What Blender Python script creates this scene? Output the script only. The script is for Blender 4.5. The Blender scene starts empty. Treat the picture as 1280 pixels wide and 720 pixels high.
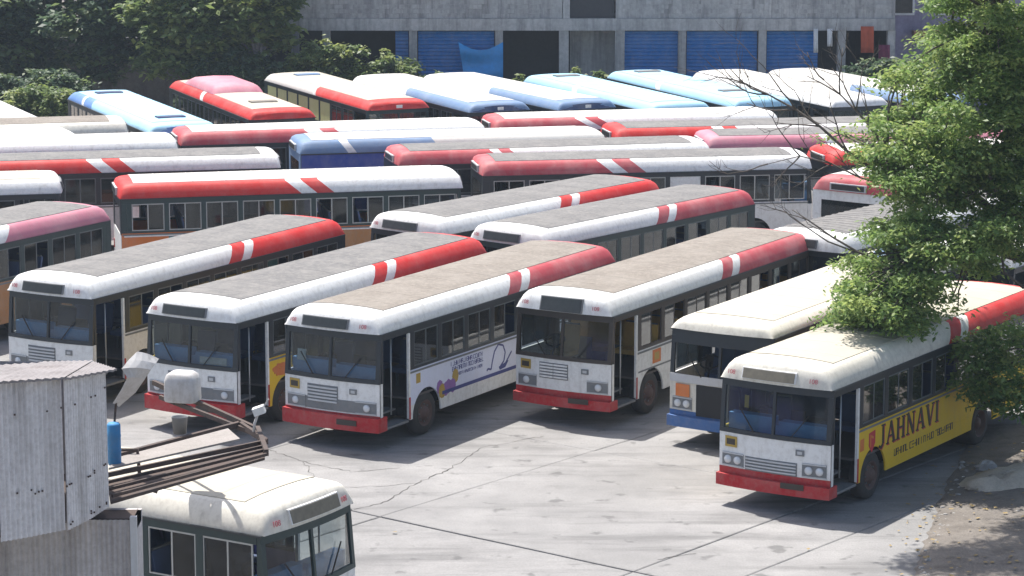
import bpy, math, random
import numpy as np
from mathutils import Vector, Matrix

R = math.radians
S = bpy.context.scene
COL = S.collection
rnd = random.Random(7)

# ------------------------------------------------------------------ camera
CAM_H, PITCH, F_PX = 14.15, R(10.245), 3400.0
cam = bpy.data.cameras.new('camera')
cam.sensor_width = 36.0
cam.lens = 36.0 * F_PX / 1280.0
cam.clip_start, cam.clip_end = 0.5, 2000.0
cam_o = bpy.data.objects.new('camera', cam)
COL.objects.link(cam_o)
cam_o.location = (0, 0, CAM_H)
cam_o.rotation_euler = (R(90) - PITCH, 0, 0)
S.camera = cam_o

# ------------------------------------------------------------------ sky + sun + exposure
SUN_DIR = Vector((-0.70, 1.10, 2.78)).normalized()       # towards the sun
w = bpy.data.worlds.new('World')
S.world = w
w.use_nodes = True
nt = w.node_tree
sky = nt.nodes.new('ShaderNodeTexSky')
sky.sky_type = 'NISHITA'
sky.sun_disc = False
sky.sun_elevation = math.asin(SUN_DIR.z)
sky.sun_rotation = math.atan2(SUN_DIR.x, SUN_DIR.y) % (2 * math.pi)
sky.dust_density = 3.0
sky.air_density = 1.0
nt.links.new(sky.outputs[0], nt.nodes['Background'].inputs[0])
nt.nodes['Background'].inputs[1].default_value = 0.12
sun = bpy.data.lights.new('sun', 'SUN')
sun.energy = 4.6
sun.angle = R(0.5)
sun.color = (1.0, 0.96, 0.9)
sun_o = bpy.data.objects.new('sun', sun)
COL.objects.link(sun_o)
sun_o.location = (0, 60, 80)
sun_o.rotation_euler = (-SUN_DIR).to_track_quat('-Z', 'Y').to_euler()
S.view_settings.view_transform = 'Standard'
S.view_settings.look = 'None'
S.view_settings.gamma = 1.0
S.view_settings.exposure = 0.70
S.render.engine = 'CYCLES'
S.cycles.max_bounces = 8
S.cycles.transparent_max_bounces = 16

# ------------------------------------------------------------------ helpers
def at(px, py, Y):
    """point on the vertical plane at distance Y seen at a photo pixel"""
    dx, dy = (px - 640) / F_PX, (360 - py) / F_PX
    c, s = math.cos(PITCH), math.sin(PITCH)
    d = Vector((dx, c + dy * s, -s + dy * c))
    return Vector((0, 0, CAM_H)) + d * (Y / d.y)

def atz(px, py, z):
    dx, dy = (px - 640) / F_PX, (360 - py) / F_PX
    c, s = math.cos(PITCH), math.sin(PITCH)
    d = Vector((dx, c + dy * s, -s + dy * c))
    return Vector((0, 0, CAM_H)) + d * ((z - CAM_H) / d.z)

class MB:
    """collects shapes for one mesh"""
    def __init__(self, ox=0.0):
        self.v, self.f, self.m, self.sm, self.ox = [], [], [], [], ox
    def add(self, vs, fs, m=0, smooth=False):
        n = len(self.v)
        self.v += [(p[0] + self.ox, p[1], p[2]) for p in vs]
        for f in fs:
            self.f.append([n + i for i in f]); self.m.append(m); self.sm.append(smooth)
        return self
    def box(self, x0, x1, y0, y1, z0, z1, m=0, b=0.0):
        if x0 > x1: x0, x1 = x1, x0
        if y0 > y1: y0, y1 = y1, y0
        if z0 > z1: z0, z1 = z1, z0
        vs = [(x, y, z) for x in (x0, x1) for y in (y0, y1) for z in (z0, z1)]
        return self.add(vs, [(0, 1, 3, 2), (4, 6, 7, 5), (0, 4, 5, 1), (2, 3, 7, 6), (0, 2, 6, 4), (1, 5, 7, 3)], m)
    def obox(self, c, ax, ay, az, m=0):
        """oriented box: centre and three half axes"""
        c, ax, ay, az = Vector(c), Vector(ax), Vector(ay), Vector(az)
        vs = [c + ax * i + ay * j + az * k for i in (-1, 1) for j in (-1, 1) for k in (-1, 1)]
        return self.add(vs, [(0, 1, 3, 2), (4, 6, 7, 5), (0, 4, 5, 1), (2, 3, 7, 6), (0, 2, 6, 4), (1, 5, 7, 3)], m)
    def beam(self, a, b, w, h, m=0):
        a, b = Vector(a), Vector(b)
        d = (b - a)
        x = d.normalized()
        up = Vector((0, 0, 1)) if abs(x.z) < 0.95 else Vector((1, 0, 0))
        y = up.cross(x).normalized(); z = x.cross(y)
        return self.obox((a + b) / 2, d / 2, y * w / 2, z * h / 2, m)
    def prism(self, pts, y0, y1, m=0):
        """polygon in x,z pushed from y0 to y1"""
        n = len(pts)
        vs = [(p[0], y0, p[1]) for p in pts] + [(p[0], y1, p[1]) for p in pts]
        fs = [list(range(n)), list(range(2 * n - 1, n - 1, -1))]
        fs += [(i, i + n, (i + 1) % n + n, (i + 1) % n) for i in range(n)]
        return self.add(vs, fs, m)
    def grid(self, rows, m=0, smooth=True, mats=None, closed=False):
        nr, nc = len(rows), len(rows[0])
        vs = [p for r in rows for p in r]
        n = len(self.v)
        self.v += [(p[0] + self.ox, p[1], p[2]) for p in vs]
        for i in range(nr - 1):
            for j in range(nc if closed else nc - 1):
                k = (j + 1) % nc
                self.f.append([n + i * nc + j, n + i * nc + k, n + (i + 1) * nc + k, n + (i + 1) * nc + j])
                self.m.append(mats(i, j) if mats else m); self.sm.append(smooth)
        return self
    def tube(self, pts, radii, seg=7, m=0, cap=True):
        pts = [Vector(p) for p in pts]
        if not hasattr(radii, '__len__'): radii = [radii] * len(pts)
        rows, prev = [], None
        for i, p in enumerate(pts):
            t = (pts[min(i + 1, len(pts) - 1)] - pts[max(i - 1, 0)])
            t = t.normalized() if t.length > 1e-9 else Vector((0, 0, 1))
            if prev is None:
                u = t.orthogonal().normalized()
            else:
                u = (prev - t * prev.dot(t))
                u = u.normalized() if u.length > 1e-6 else t.orthogonal().normalized()
            prev = u
            v = t.cross(u)
            rows.append([p + (u * math.cos(2 * math.pi * k / seg) + v * math.sin(2 * math.pi * k / seg)) * radii[i] for k in range(seg)])
        n = len(self.v)
        self.grid(rows, m, True, None, True)
        if cap:
            self.f.append([n + k for k in range(seg)][::-1]); self.m.append(m); self.sm.append(False)
            q = n + (len(rows) - 1) * seg
            self.f.append([q + k for k in range(seg)]); self.m.append(m); self.sm.append(False)
        return self
    def lathe_y(self, prof, c, seg=24, m=0, smooth=True):
        """profile of (radius, y) spun round the y axis through c"""
        rows = [[(c[0] + r * math.cos(2 * math.pi * k / seg), c[1] + y, c[2] + r * math.sin(2 * math.pi * k / seg)) for k in range(seg)] for r, y in prof]
        return self.grid(rows, m, smooth, None, True)
    def mesh(self, name, mats):
        me = bpy.data.meshes.new(name)
        me.from_pydata([tuple(p) for p in self.v], [], self.f)
        for mt in (mats if isinstance(mats, (list, tuple)) else [mats]): me.materials.append(mt)
        me.polygons.foreach_set('material_index', self.m)
        me.polygons.foreach_set('use_smooth', self.sm)
        me.update()
        return me

def obj(name, me, parent=None, loc=(0, 0, 0), rot=(0, 0, 0)):
    o = bpy.data.objects.new(name, me)
    COL.objects.link(o)
    o.location = loc; o.rotation_euler = rot
    if parent is not None: o.parent = parent
    return o

def tag(o, label=None, cat=None, group=None, kind=None):
    if label: o['label'] = label
    if cat: o['category'] = cat
    if group: o['group'] = group
    if kind: o['kind'] = kind
    return o

def thing(name, label, cat, loc=(0, 0, 0), rz=0, group=None):
    o = obj(name, None, None, loc, (0, 0, rz))
    return tag(o, label, cat, group)

# ------------------------------------------------------------------ materials
def new_mat(name):
    m = bpy.data.materials.new(name)
    m.use_nodes = True
    n = m.node_tree
    return m, n, n.nodes['Principled BSDF']

def coords(n, scale=1.0, rand=True):
    """object coordinates, shifted by the object's own random number so that copies do not repeat"""
    tc = n.nodes.new('ShaderNodeTexCoord')
    if not rand: return tc.outputs['Object']
    oi = n.nodes.new('ShaderNodeObjectInfo')
    mu = n.nodes.new('ShaderNodeMath'); mu.operation = 'MULTIPLY'; mu.inputs[1].default_value = 37.0
    n.links.new(oi.outputs['Random'], mu.inputs[0])
    ad = n.nodes.new('ShaderNodeVectorMath'); ad.operation = 'ADD'
    n.links.new(tc.outputs['Object'], ad.inputs[0]); n.links.new(mu.outputs[0], ad.inputs[1])
    return ad.outputs[0]

def noise(n, vec, scale, detail=5, rough=0.6, stretch=None):
    if stretch:
        mp = n.nodes.new('ShaderNodeMapping'); mp.inputs['Scale'].default_value = stretch
        n.links.new(vec, mp.inputs[0]); vec = mp.outputs[0]
    t = n.nodes.new('ShaderNodeTexNoise')
    t.inputs['Scale'].default_value = scale; t.inputs['Detail'].default_value = detail; t.inputs['Roughness'].default_value = rough
    n.links.new(vec, t.inputs['Vector'])
    return t.outputs['Fac']

def ramp(n, fac, stops):
    r = n.nodes.new('ShaderNodeValToRGB')
    e = r.color_ramp.elements
    while len(e) < len(stops): e.new(0.5)
    for k, (p, c) in enumerate(stops):
        e[k].position = p; e[k].color = (c, c, c, 1) if not hasattr(c, '__len__') else (*c, 1)
    n.links.new(fac, r.inputs[0])
    return r.outputs[0]

def mix(n, fac, a, b, mode='MIX'):
    m = n.nodes.new('ShaderNodeMix'); m.data_type = 'RGBA'; m.blend_type = mode
    for s, v in ((0, fac), (6, a), (7, b)):
        if hasattr(v, 'links') or isinstance(v, bpy.types.NodeSocket): n.links.new(v, m.inputs[s])
        elif s == 0: m.inputs[0].default_value = v
        else: m.inputs[s].default_value = (*v, 1)
    return m.outputs[2]

def bump(n, b, h, dist, strength=1.0):
    bp = n.nodes.new('ShaderNodeBump'); bp.inputs['Distance'].default_value = dist; bp.inputs['Strength'].default_value = strength
    n.links.new(h, bp.inputs['Height']); n.links.new(bp.outputs[0], b.inputs['Normal'])

def paint(name, rgb, rough=0.45, dirt=0.35, dust=(0.30, 0.26, 0.21), streak=True, metal=0.0, fade=0.12):
    """weathered painted sheet: fading, dust blotches and rain streaks"""
    m, n, b = new_mat(name)
    v = coords(n)
    f1 = ramp(n, noise(n, v, 1.3, 6, 0.65), [(0.42, 0.0), (0.72, 1.0)])
    f2 = ramp(n, noise(n, v, 9.0, 4, 0.7), [(0.45, 0.0), (0.75, 1.0)])
    c = mix(n, f1, rgb, tuple(min(1, x * (1 - fade) + fade * y) for x, y in zip(rgb, (0.7, 0.66, 0.6))))
    mu = n.nodes.new('ShaderNodeMath'); mu.operation = 'MULTIPLY'; mu.inputs[1].default_value = dirt
    n.links.new(f2, mu.inputs[0])
    c = mix(n, mu.outputs[0], c, dust)
    if streak:
        f3 = ramp(n, noise(n, v, 6.0, 3, 0.6, (1.0, 1.0, 0.12)), [(0.55, 0.0), (0.8, 1.0)])
        m3 = n.nodes.new('ShaderNodeMath'); m3.operation = 'MULTIPLY'; m3.inputs[1].default_value = dirt * 0.9
        n.links.new(f3, m3.inputs[0])
        c = mix(n, m3.outputs[0], c, tuple(x * 0.55 for x in dust))
    n.links.new(c, b.inputs['Base Color'])
    b.inputs['Roughness'].default_value = min(0.9, rough + 0.15); b.inputs['Metallic'].default_value = metal
    b.inputs['Specular IOR Level'].default_value = 0.28
    bump(n, b, noise(n, v, 3.0, 2), 0.012, 0.5)
    return m

def plain(name, rgb, rough=0.6, metal=0.0, var=0.2, scale=6.0):
    m, n, b = new_mat(name)
    f = noise(n, coords(n), scale, 4)
    c = mix(n, f, tuple(x * (1 - var) for x in rgb), tuple(min(1, x * (1 + var)) for x in rgb))
    n.links.new(c, b.inputs['Base Color'])
    b.inputs['Roughness'].default_value = rough; b.inputs['Metallic'].default_value = metal
    return m

def glass(name, tint=(0.28, 0.33, 0.36), dirt=0.12, gloss=1.0):
    m, n, b = new_mat(name)
    out = n.nodes['Material Output']
    tr = n.nodes.new('ShaderNodeBsdfTransparent'); tr.inputs[0].default_value = (*tint, 1)
    gl = n.nodes.new('ShaderNodeBsdfGlossy'); gl.inputs['Roughness'].default_value = 0.04
    lw = n.nodes.new('ShaderNodeLayerWeight'); lw.inputs['Blend'].default_value = 0.5
    fr = n.nodes.new('ShaderNodeMapRange'); fr.interpolation_type = 'SMOOTHERSTEP'
    for k_, v_ in (('From Min', 0.25), ('From Max', 1.0), ('To Min', 0.035), ('To Max', 0.75)): fr.inputs[k_].default_value = v_
    n.links.new(lw.outputs['Facing'], fr.inputs['Value'])
    mm = n.nodes.new('ShaderNodeMath'); mm.operation = 'MULTIPLY'; mm.inputs[1].default_value = gloss
    n.links.new(fr.outputs[0], mm.inputs[0])
    mx = n.nodes.new('ShaderNodeMixShader')
    n.links.new(mm.outputs[0], mx.inputs[0]); n.links.new(tr.outputs[0], mx.inputs[1]); n.links.new(gl.outputs[0], mx.inputs[2])
    df = n.nodes.new('ShaderNodeBsdfDiffuse'); df.inputs[0].default_value = (0.38, 0.37, 0.34, 1)
    f = ramp(n, noise(n, coords(n), 3.0, 5, 0.7), [(0.4, 0.0), (0.8, dirt * 2)])
    ad = n.nodes.new('ShaderNodeMath'); ad.operation = 'ADD'; ad.inputs[1].default_value = dirt * 0.3
    n.links.new(f, ad.inputs[0])
    m2 = n.nodes.new('ShaderNodeMixShader')
    n.links.new(ad.outputs[0], m2.inputs[0]); n.links.new(mx.outputs[0], m2.inputs[1]); n.links.new(df.outputs[0], m2.inputs[2])
    n.links.new(m2.outputs[0], out.inputs[0])
    return m

def leaf_mat(name, dark, light, young):
    m, n, b = new_mat(name)
    a = n.nodes.new('ShaderNodeAttribute'); a.attribute_name = 'tone'
    c = ramp(n, a.outputs['Fac'], [(0.0, dark), (0.55, light), (1.0, young)])
    n.links.new(c, b.inputs['Base Color'])
    b.inputs['Roughness'].default_value = 0.5
    tl = n.nodes.new('ShaderNodeBsdfTranslucent')
    n.links.new(c, tl.inputs[0])
    mx = n.nodes.new('ShaderNodeMixShader'); mx.inputs[0].default_value = 0.5
    n.links.new(b.outputs[0], mx.inputs[1]); n.links.new(tl.outputs[0], mx.inputs[2])
    n.links.new(mx.outputs[0], n.nodes['Material Output'].inputs[0])
    return m

def concrete(name, lo, hi, stain, sc=1.0, bumpd=0.01, streak=0.0, fine=25.0, world=False):
    m, n, b = new_mat(name)
    if world:
        v = n.nodes.new('ShaderNodeNewGeometry').outputs['Position']
    else:
        v = coords(n)
    c = mix(n, ramp(n, noise(n, v, 0.7 * sc, 8, 0.65), [(0.3, 0.0), (0.7, 1.0)]), lo, hi)
    c = mix(n, ramp(n, noise(n, v, 0.35 * sc, 6, 0.75), [(0.52, 0.0), (0.75, 0.75)]), c, stain)
    c = mix(n, ramp(n, noise(n, v, fine, 3, 0.7), [(0.35, 0.25), (0.6, 0.0)]), c, tuple(x * 0.6 for x in stain))
    if streak:
        c = mix(n, ramp(n, noise(n, v, 2.2, 5, 0.7, (1.0, 1.0, 0.10)), [(0.45, 0.0), (0.75, streak)]), c, tuple(x * 0.45 for x in stain))
    if world:      # tyre trails and dragged oil: long smears along the lane, and small dark drips
        rot = n.nodes.new('ShaderNodeMapping'); rot.inputs['Rotation'].default_value = (0, 0, R(-55)); rot.inputs['Scale'].default_value = (0.16, 1.3, 1)
        n.links.new(v, rot.inputs[0])
        c = mix(n, ramp(n, noise(n, rot.outputs[0], 1.0, 6, 0.7), [(0.50, 0.0), (0.68, 0.62)]), c, tuple(x * 0.8 for x in stain))
        c = mix(n, ramp(n, noise(n, v, 1.7, 3, 0.5), [(0.63, 0.0), (0.70, 0.6)]), c, tuple(x * 0.55 for x in stain))
        c = mix(n, ramp(n, noise(n, v, 0.22, 5, 0.6), [(0.40, 0.35), (0.60, 0.0)]), c, tuple(x * 0.9 for x in stain))
    n.links.new(c, b.inputs['Base Color'])
    b.inputs['Roughness'].default_value = 0.85
    bump(n, b, noise(n, v, fine * 0.6, 5, 0.7), bumpd)
    return m

M = {}
M['white'] = paint('white_paint', (0.76, 0.76, 0.745), dirt=0.32)
M['cream'] = paint('cream_paint', (0.68, 0.65, 0.57), dirt=0.35)
M['red'] = paint('red_paint', (0.58, 0.025, 0.022), dirt=0.12, fade=0.10)
M['rose'] = paint('faded_red_paint', (0.46, 0.065, 0.08), dirt=0.2, fade=0.2)
M['pink'] = paint('pink_faded_paint', (0.52, 0.19, 0.25), dirt=0.2, fade=0.2)
M['bumper_red'] = paint('bumper_red_paint', (0.42, 0.016, 0.022), dirt=0.25)
M['yellow'] = paint('yellow_paint', (0.72, 0.47, 0.02), dirt=0.12, fade=0.05)
M['orange'] = paint('orange_paint', (0.62, 0.17, 0.03), dirt=0.2)
M['brown'] = paint('brown_orange_paint', (0.40, 0.19, 0.07), dirt=0.3)
M['teal'] = paint('teal_paint', (0.03, 0.16, 0.17), dirt=0.2)
M['blue'] = paint('blue_paint', (0.03, 0.07, 0.34), dirt=0.12)
M['midblue'] = paint('mid_blue_paint', (0.10, 0.22, 0.50), dirt=0.15)
M['deepblue'] = paint('deep_blue_paint', (0.045, 0.13, 0.34), dirt=0.2)
M['limecream'] = paint('lime_cream_paint', (0.55, 0.58, 0.26), dirt=0.2)
M['steelblue'] = paint('steel_blue_paint', (0.14, 0.23, 0.38), dirt=0.2)
M['skyblue'] = paint('sky_blue_paint', (0.33, 0.57, 0.72), dirt=0.12)
M['navy'] = paint('navy_paint', (0.035, 0.06, 0.14), dirt=0.2)
M['violet'] = paint('violet_paint', (0.20, 0.18, 0.46), dirt=0.15)
M['lavender'] = paint('lavender_paint', (0.66, 0.69, 0.82), dirt=0.1)
M['greyroof'] = paint('grey_weathered_roof', (0.145, 0.142, 0.14), rough=0.8, dirt=0.85, dust=(0.26, 0.245, 0.225), streak=False)
M['tanroof'] = paint('tan_weathered_roof', (0.19, 0.168, 0.145), rough=0.8, dirt=0.85, dust=(0.31, 0.275, 0.235), streak=False)
M['creamroof'] = paint('cream_weathered_roof', (0.43, 0.40, 0.33), rough=0.7, dirt=0.35, dust=(0.45, 0.40, 0.33), streak=False)
M['whiteroof'] = paint('white_weathered_roof', (0.56, 0.545, 0.51), rough=0.6, dirt=0.45, dust=(0.45, 0.42, 0.38), streak=False)
M['dark'] = plain('dark_body_paint', (0.022, 0.028, 0.034), 0.45)
M['darkgreen'] = plain('dark_green_body_paint', (0.018, 0.040, 0.042), 0.45)
M['darkbrown'] = plain('dark_brown_body_paint', (0.045, 0.035, 0.028), 0.5)
M['rubber'] = plain('black_rubber', (0.018, 0.018, 0.02), 0.75)
M['tyre'] = plain('dusty_tyre_rubber', (0.045, 0.042, 0.04), 0.85, var=0.35)
M['rim'] = plain('rusty_wheel_steel', (0.10, 0.06, 0.05), 0.7, var=0.4)
M['grey'] = paint('mid_grey_paint', (0.17, 0.18, 0.19), dirt=0.3)
M['silver'] = paint('silver_paint', (0.50, 0.51, 0.52), dirt=0.2, rough=0.35)
M['alu'] = plain('window_aluminium', (0.38, 0.40, 0.41), 0.4, 0.6)
M['darkalu'] = plain('dull_window_aluminium', (0.14, 0.16, 0.17), 0.5, 0.4)
M['lamp'] = plain('headlamp_lens', (0.62, 0.64, 0.66), 0.12)
M['amber'] = plain('amber_lens', (0.6, 0.22, 0.02), 0.25)
M['redlens'] = plain('red_lens', (0.45, 0.02, 0.02), 0.25)
M['seat'] = plain('blue_seat_vinyl', (0.05, 0.08, 0.16), 0.6)
M['seatbrown'] = plain('ochre_seat_vinyl', (0.42, 0.27, 0.07), 0.6)
M['dash'] = plain('blue_dashboard', (0.20, 0.42, 0.74), 0.5)
M['floor'] = plain('bus_floor', (0.10, 0.09, 0.085), 0.8)
M['board'] = plain('destination_board_black', (0.035, 0.038, 0.036), 0.4, var=0.5, scale=8)
M['boardtan'] = plain('destination_board_tan', (0.17, 0.15, 0.11), 0.5, var=0.4, scale=8)
M['glass'] = glass('window_glass', (0.30, 0.35, 0.38), 0.05)
M['wglass'] = glass('windshield_glass', (0.66, 0.72, 0.74), 0.035, 1.1)
M['black'] = plain('black_lettering', (0.02, 0.018, 0.018), 0.5)
M['inkblue'] = plain('blue_lettering', (0.05, 0.06, 0.22), 0.5)
M['inkred'] = plain('red_lettering', (0.50, 0.03, 0.04), 0.5)
M['markred'] = plain('worn_red_lettering', (0.50, 0.12, 0.14), 0.6, var=0.4, scale=20)
M['inkpurple'] = plain('purple_print', (0.26, 0.13, 0.36), 0.5)
M['ochre'] = plain('ochre_print', (0.42, 0.28, 0.05), 0.5)

# ------------------------------------------------------------------ bus
L0 = 11.0
OX = L0 / 2
HW, ZD, ZS, ZF = 1.25, 2.62, 1.60, 1.55           # half width, drip, side sill, front sill
WHEELS = (-1.95, -7.5)
RA, ZA = 0.60, 0.50                                 # wheel arch radius, centre height
PROFILE = [(1.255, 0.0), (1.25, 0.06), (1.205, 0.175), (1.125, 0.30), (1.05, 0.375), (0.97, 0.405), (0.86, 0.42), (0.5, 0.445), (0.0, 0.455)]
_cache = {}

def cached(key, fn):
    if key not in _cache: _cache[key] = fn()
    return _cache[key]

def bulge(y):
    return 0.10 * (1 - (y / HW) ** 2)

def roof_mesh(front, rear, hgt, split, slant):
    """front colour, white stripe and rear colour follow each other along the roof sheet"""
    def make():
        b = MB(OX)
        half = [(y, h * hgt) for y, h in PROFILE]
        prof = half + [(-y, h) for y, h in half[-2::-1]]
        caps = [(0.0, 0.0), (-0.022, 0.42), (-0.06, 0.72), (-0.13, 0.90), (-0.24, 0.975), (-0.5, 1.0)]
        st = [(x, k, x > -0.1, None) for x, k in caps]
        s1, s2, s3 = split
        body = [(-1.4, None), (s1 * 0.55, None), (s1, 1), (s2, 2), (s3, 3), ((s3 - L0) / 2, None)]
        st += [(x, 1.0, False, tagk) for x, tagk in body]
        st += [(-L0 + 0.45, 1.0, False, None), (-L0 + 0.22, 0.94, False, None), (-L0 + 0.09, 0.8, False, None), (-L0 + 0.03, 0.55, False, None), (-L0, 0.0, False, None)]
        rows = []
        for x, k, bl, tg in st:
            row = []
            for y, h in prof:
                xx = x + (bulge(y) * (1 - k * 0.55) if x > -0.4 else 0)
                if x < -L0 + 0.4: xx -= 0.06 * (1 - (y / HW) ** 2)
                if tg: xx -= slant * min(1, h / (0.38 * hgt))
                shrink = 1 - 0.02 * (1 - k) if 0 < k < 1 else 1
                row.append((xx, y * shrink, ZD + h * k))
            rows.append(row)
        i1 = [i for i, q in enumerate(st) if q[3] == 1][0]
        def mats(i, j):
            if i < i1: return 0
            if i == i1: return 1
            if i == i1 + 1: return 2
            return 1
        b.grid(rows, 0, True, mats)
        # drip gutter strips along the two eaves
        for s in (1, -1):
            b.box(-0.05, -L0 + 0.05, s * 1.252, s * 1.285, ZD - 0.035, ZD - 0.002, 3)
        return b.mesh('roof', [M[front], M[rear], M['white'], M['dark']])
    return cached(('roof', front, rear, hgt, split, slant), make)

def cover_mesh(mat, hgt, ribs, x0=-0.62, x1=-10.55):
    """weathered sheet over the middle of the roof with cross battens standing proud of it"""
    def make():
        b = MB(OX)
        half = [(0.95, 0.409), (0.86, 0.42), (0.5, 0.445), (0.0, 0.455)]
        prof = [(y, h * hgt + 0.012) for y, h in half]
        prof = prof + [(-y, h) for y, h in prof[-2::-1]]
        prof = [(0.955, 0.38 * hgt)] + prof + [(-0.955, 0.38 * hgt)]
        xs, up = [x0], [0.0]
        p = 1.06 if ribs == 1 else 0.35
        x = x0 - p * 0.6
        while x > x1 + 0.2:
            wv = 0.025 if ribs == 1 else 0.05
            hgt_ = 0.005 if ribs == 1 else 0.016
            xs += [x + wv, x + wv * 0.6, x - wv * 0.6, x - wv]; up += [0, hgt_, hgt_, 0]
            x -= p
        xs.append(x1); up.append(0)
        rows = [[(xx, y, ZD + h + (u if 0 < j < len(prof) - 1 else 0)) for j, (y, h) in enumerate(prof)] for xx, u in zip(xs, up)]
        b.grid(rows, 0, False)
        return b.mesh('roof_cover', [M[mat]])
    return cached(('cover', mat, hgt, ribs, x0, x1), make)

def arc(xc, za, zb, side):
    """points of a wheel arch edge between two heights, going up; side +1 is its front half"""
    pts = []
    for k in range(7):
        z = za + (zb - za) * k / 6
        dz = min(RA, max(-RA, z - ZA))
        pts.append((xc + side * math.sqrt(max(0, RA * RA - dz * dz)), z))
    return pts

def side_mesh(s, main, skirt, x0, zsk=0.80):
    def make():
        b = MB(OX)
        y0, y1 = s * 1.21, s * 1.25
        # upper band over the arches
        pts = [(x0, ZS), (x0, zsk)]
        for xc in WHEELS:
            a0 = math.asin((zsk - ZA) / RA)
            for k in range(11):
                a = a0 + (math.pi - 2 * a0) * k / 10
                pts.append((xc + RA * math.cos(a), ZA + RA * math.sin(a)))
        pts += [(-L0 + 0.02, zsk), (-L0 + 0.02, ZS)]
        b.prism(pts, y0, y1, 0)
        # skirt between the arches
        ends = [[(x0, 0.48), (x0, zsk)]]
        zt = zsk - 0.003
        b1 = arc(WHEELS[0], 0.48, zt, 1)
        if x0 > b1[0][0] + 0.05: b.prism([(x0, zt), (x0, 0.48)] + b1, y0, y1, 1)
        b.prism(arc(WHEELS[0], 0.48, zt, -1)[::-1] + arc(WHEELS[1], 0.48, zt, 1), y0, y1, 1)
        b.prism(arc(WHEELS[1], 0.48, zt, -1)[::-1] + [(-L0 + 0.02, 0.52), (-L0 + 0.02, zt)], y0, y1, 1)
        # rub rail under the windows
        b.box(x0, -L0 + 0.05, s * 1.252, s * 1.268, ZS - 0.07, ZS - 0.03, 2)
        return b.mesh('side_panel', [M[main], M[skirt], M['grey']])
    return cached(('side', s, main, skirt, x0, zsk), make)

NW = 8
WX0, WX1 = -1.36, -10.72
WP = (WX0 - WX1) / NW

def band_mesh(s, mat, xf):
    """pillars and rails that hold the side windows"""
    def make():
        b = MB(OX)
        y0, y1 = s * 1.20, s * 1.247
        b.box(xf, -L0 + 0.02, y0, y1, 2.46, ZD - 0.004, 0)
        b.box(WX0 + 0.10, -L0 + 0.02, y0, y1, ZS + 0.002, ZS + 0.06, 0)
        for i in range(NW + 1):
            x = WX0 - i * WP
            b.box(x + 0.075, x - 0.075, y0, y1, ZS + 0.062, 2.458, 0)
        b.box(-10.80, -L0 + 0.02, y0, y1, ZS + 0.062, 2.458, 0)
        return b.mesh('window_pillars', [M[mat]])
    return cached(('band', s, mat, xf), make)

def window_frame_mesh(s, mat, wd, hd):
    def make():
        b = MB()
        t, y0, y1 = 0.028, s * -0.012, s * 0.012
        b.box(-wd, wd, y0, y1, 0, t, 0); b.box(-wd, wd, y0, y1, hd - t, hd, 0)
        b.box(-wd, -wd + t, y0, y1, t, hd - t, 0); b.box(wd - t, wd, y0, y1, t, hd - t, 0)
        b.box(-t * 0.6, t * 0.6, y0, y1, t, hd - t, 0)
        return b.mesh('window', [M[mat]])
    return cached(('wframe', s, mat, wd, hd), make)

def pane_mesh(wd, hd):
    def make():
        b = MB()
        b.box(-wd / 2, wd / 2, -0.003, 0.003, 0.03, hd - 0.03, 0)
        return b.mesh('pane', [M['glass']])
    return cached(('pane', wd, hd), make)

def far_window_mesh(s, mat, wd, hd):
    def make():
        b = MB()
        t, y0, y1 = 0.03, s * -0.012, s * 0.012
        b.box(-wd, wd, y0, y1, 0, t, 0); b.box(-wd, wd, y0, y1, hd - t, hd, 0)
        b.box(-wd, -wd + t, y0, y1, t, hd - t, 0); b.box(wd - t, wd, y0, y1, t, hd - t, 0)
        b.box(-t * 0.6, t * 0.6, y0, y1, t, hd - t, 0)
        b.box(-wd + t, wd - t, -0.003, 0.003, t, hd - t, 1)
        return b.mesh('window', [M[mat], M['glass']])
    return cached(('fwindow', s, mat, wd, hd), make)

YS = [HW * math.sin(math.pi / 2 * k / 6) for k in range(-6, 7)]

def strip(b, z0, z1, m=0, ya=-HW, yb=HW, off=0.0, lean=0.0, thick=0.03, zref=ZF):
    """curved band across the bus front"""
    ys = [ya] + [y for y in YS if ya + 0.02 < y < yb - 0.02] + [yb]
    fx = lambda y, z: bulge(y) + off - lean * (z - zref)
    o0 = [(fx(y, z0), y, z0) for y in ys]; o1 = [(fx(y, z1), y, z1) for y in ys]
    i0 = [(x - thick, y, z) for x, y, z in o0]; i1 = [(x - thick, y, z) for x, y, z in o1]
    b.grid([i0, o0, o1, i1, i0], m, False)
    for k in (0, -1):
        b.add([o0[k], o1[k], i1[k], i0[k]], [(0, 1, 2, 3)], m)

def front_mesh(main, lower):
    def make():
        b = MB(OX)
        strip(b, 0.80, ZF - 0.04, 0)
        strip(b, 0.50, 0.797, 1)
        for s in (1, -1):                     # wrap round the corners
            b.box(-0.001, -0.13, s * 1.215, s * 1.25, 0.50, ZF - 0.04, 0)
        return b.mesh('front_panel', [M[main], M[lower]])
    return cached(('front', main, lower), make)

def wframe_mesh(mat):
    def make():
        b = MB(OX)
        ln = 0.09
        strip(b, ZF - 0.038, ZF + 0.05, 0, off=0.012, lean=ln, thick=0.06)
        strip(b, 2.46, ZD - 0.003, 0, off=0.006, lean=ln, thick=0.06)
        for a, c in ((-HW, -1.15), (-0.03, 0.03), (1.15, HW)):
            strip(b, ZF + 0.052, 2.458, 0, a, c, off=0.01, lean=ln, thick=0.06)
        for s in (1, -1):                     # corner pillars
            b.box(-0.10, -0.16, s * 1.20, s * 1.248, ZF - 0.038, ZD - 0.006, 0)
        return b.mesh('windshield_frame', [M[mat]])
    return cached(('wsf', mat), make)

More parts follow.
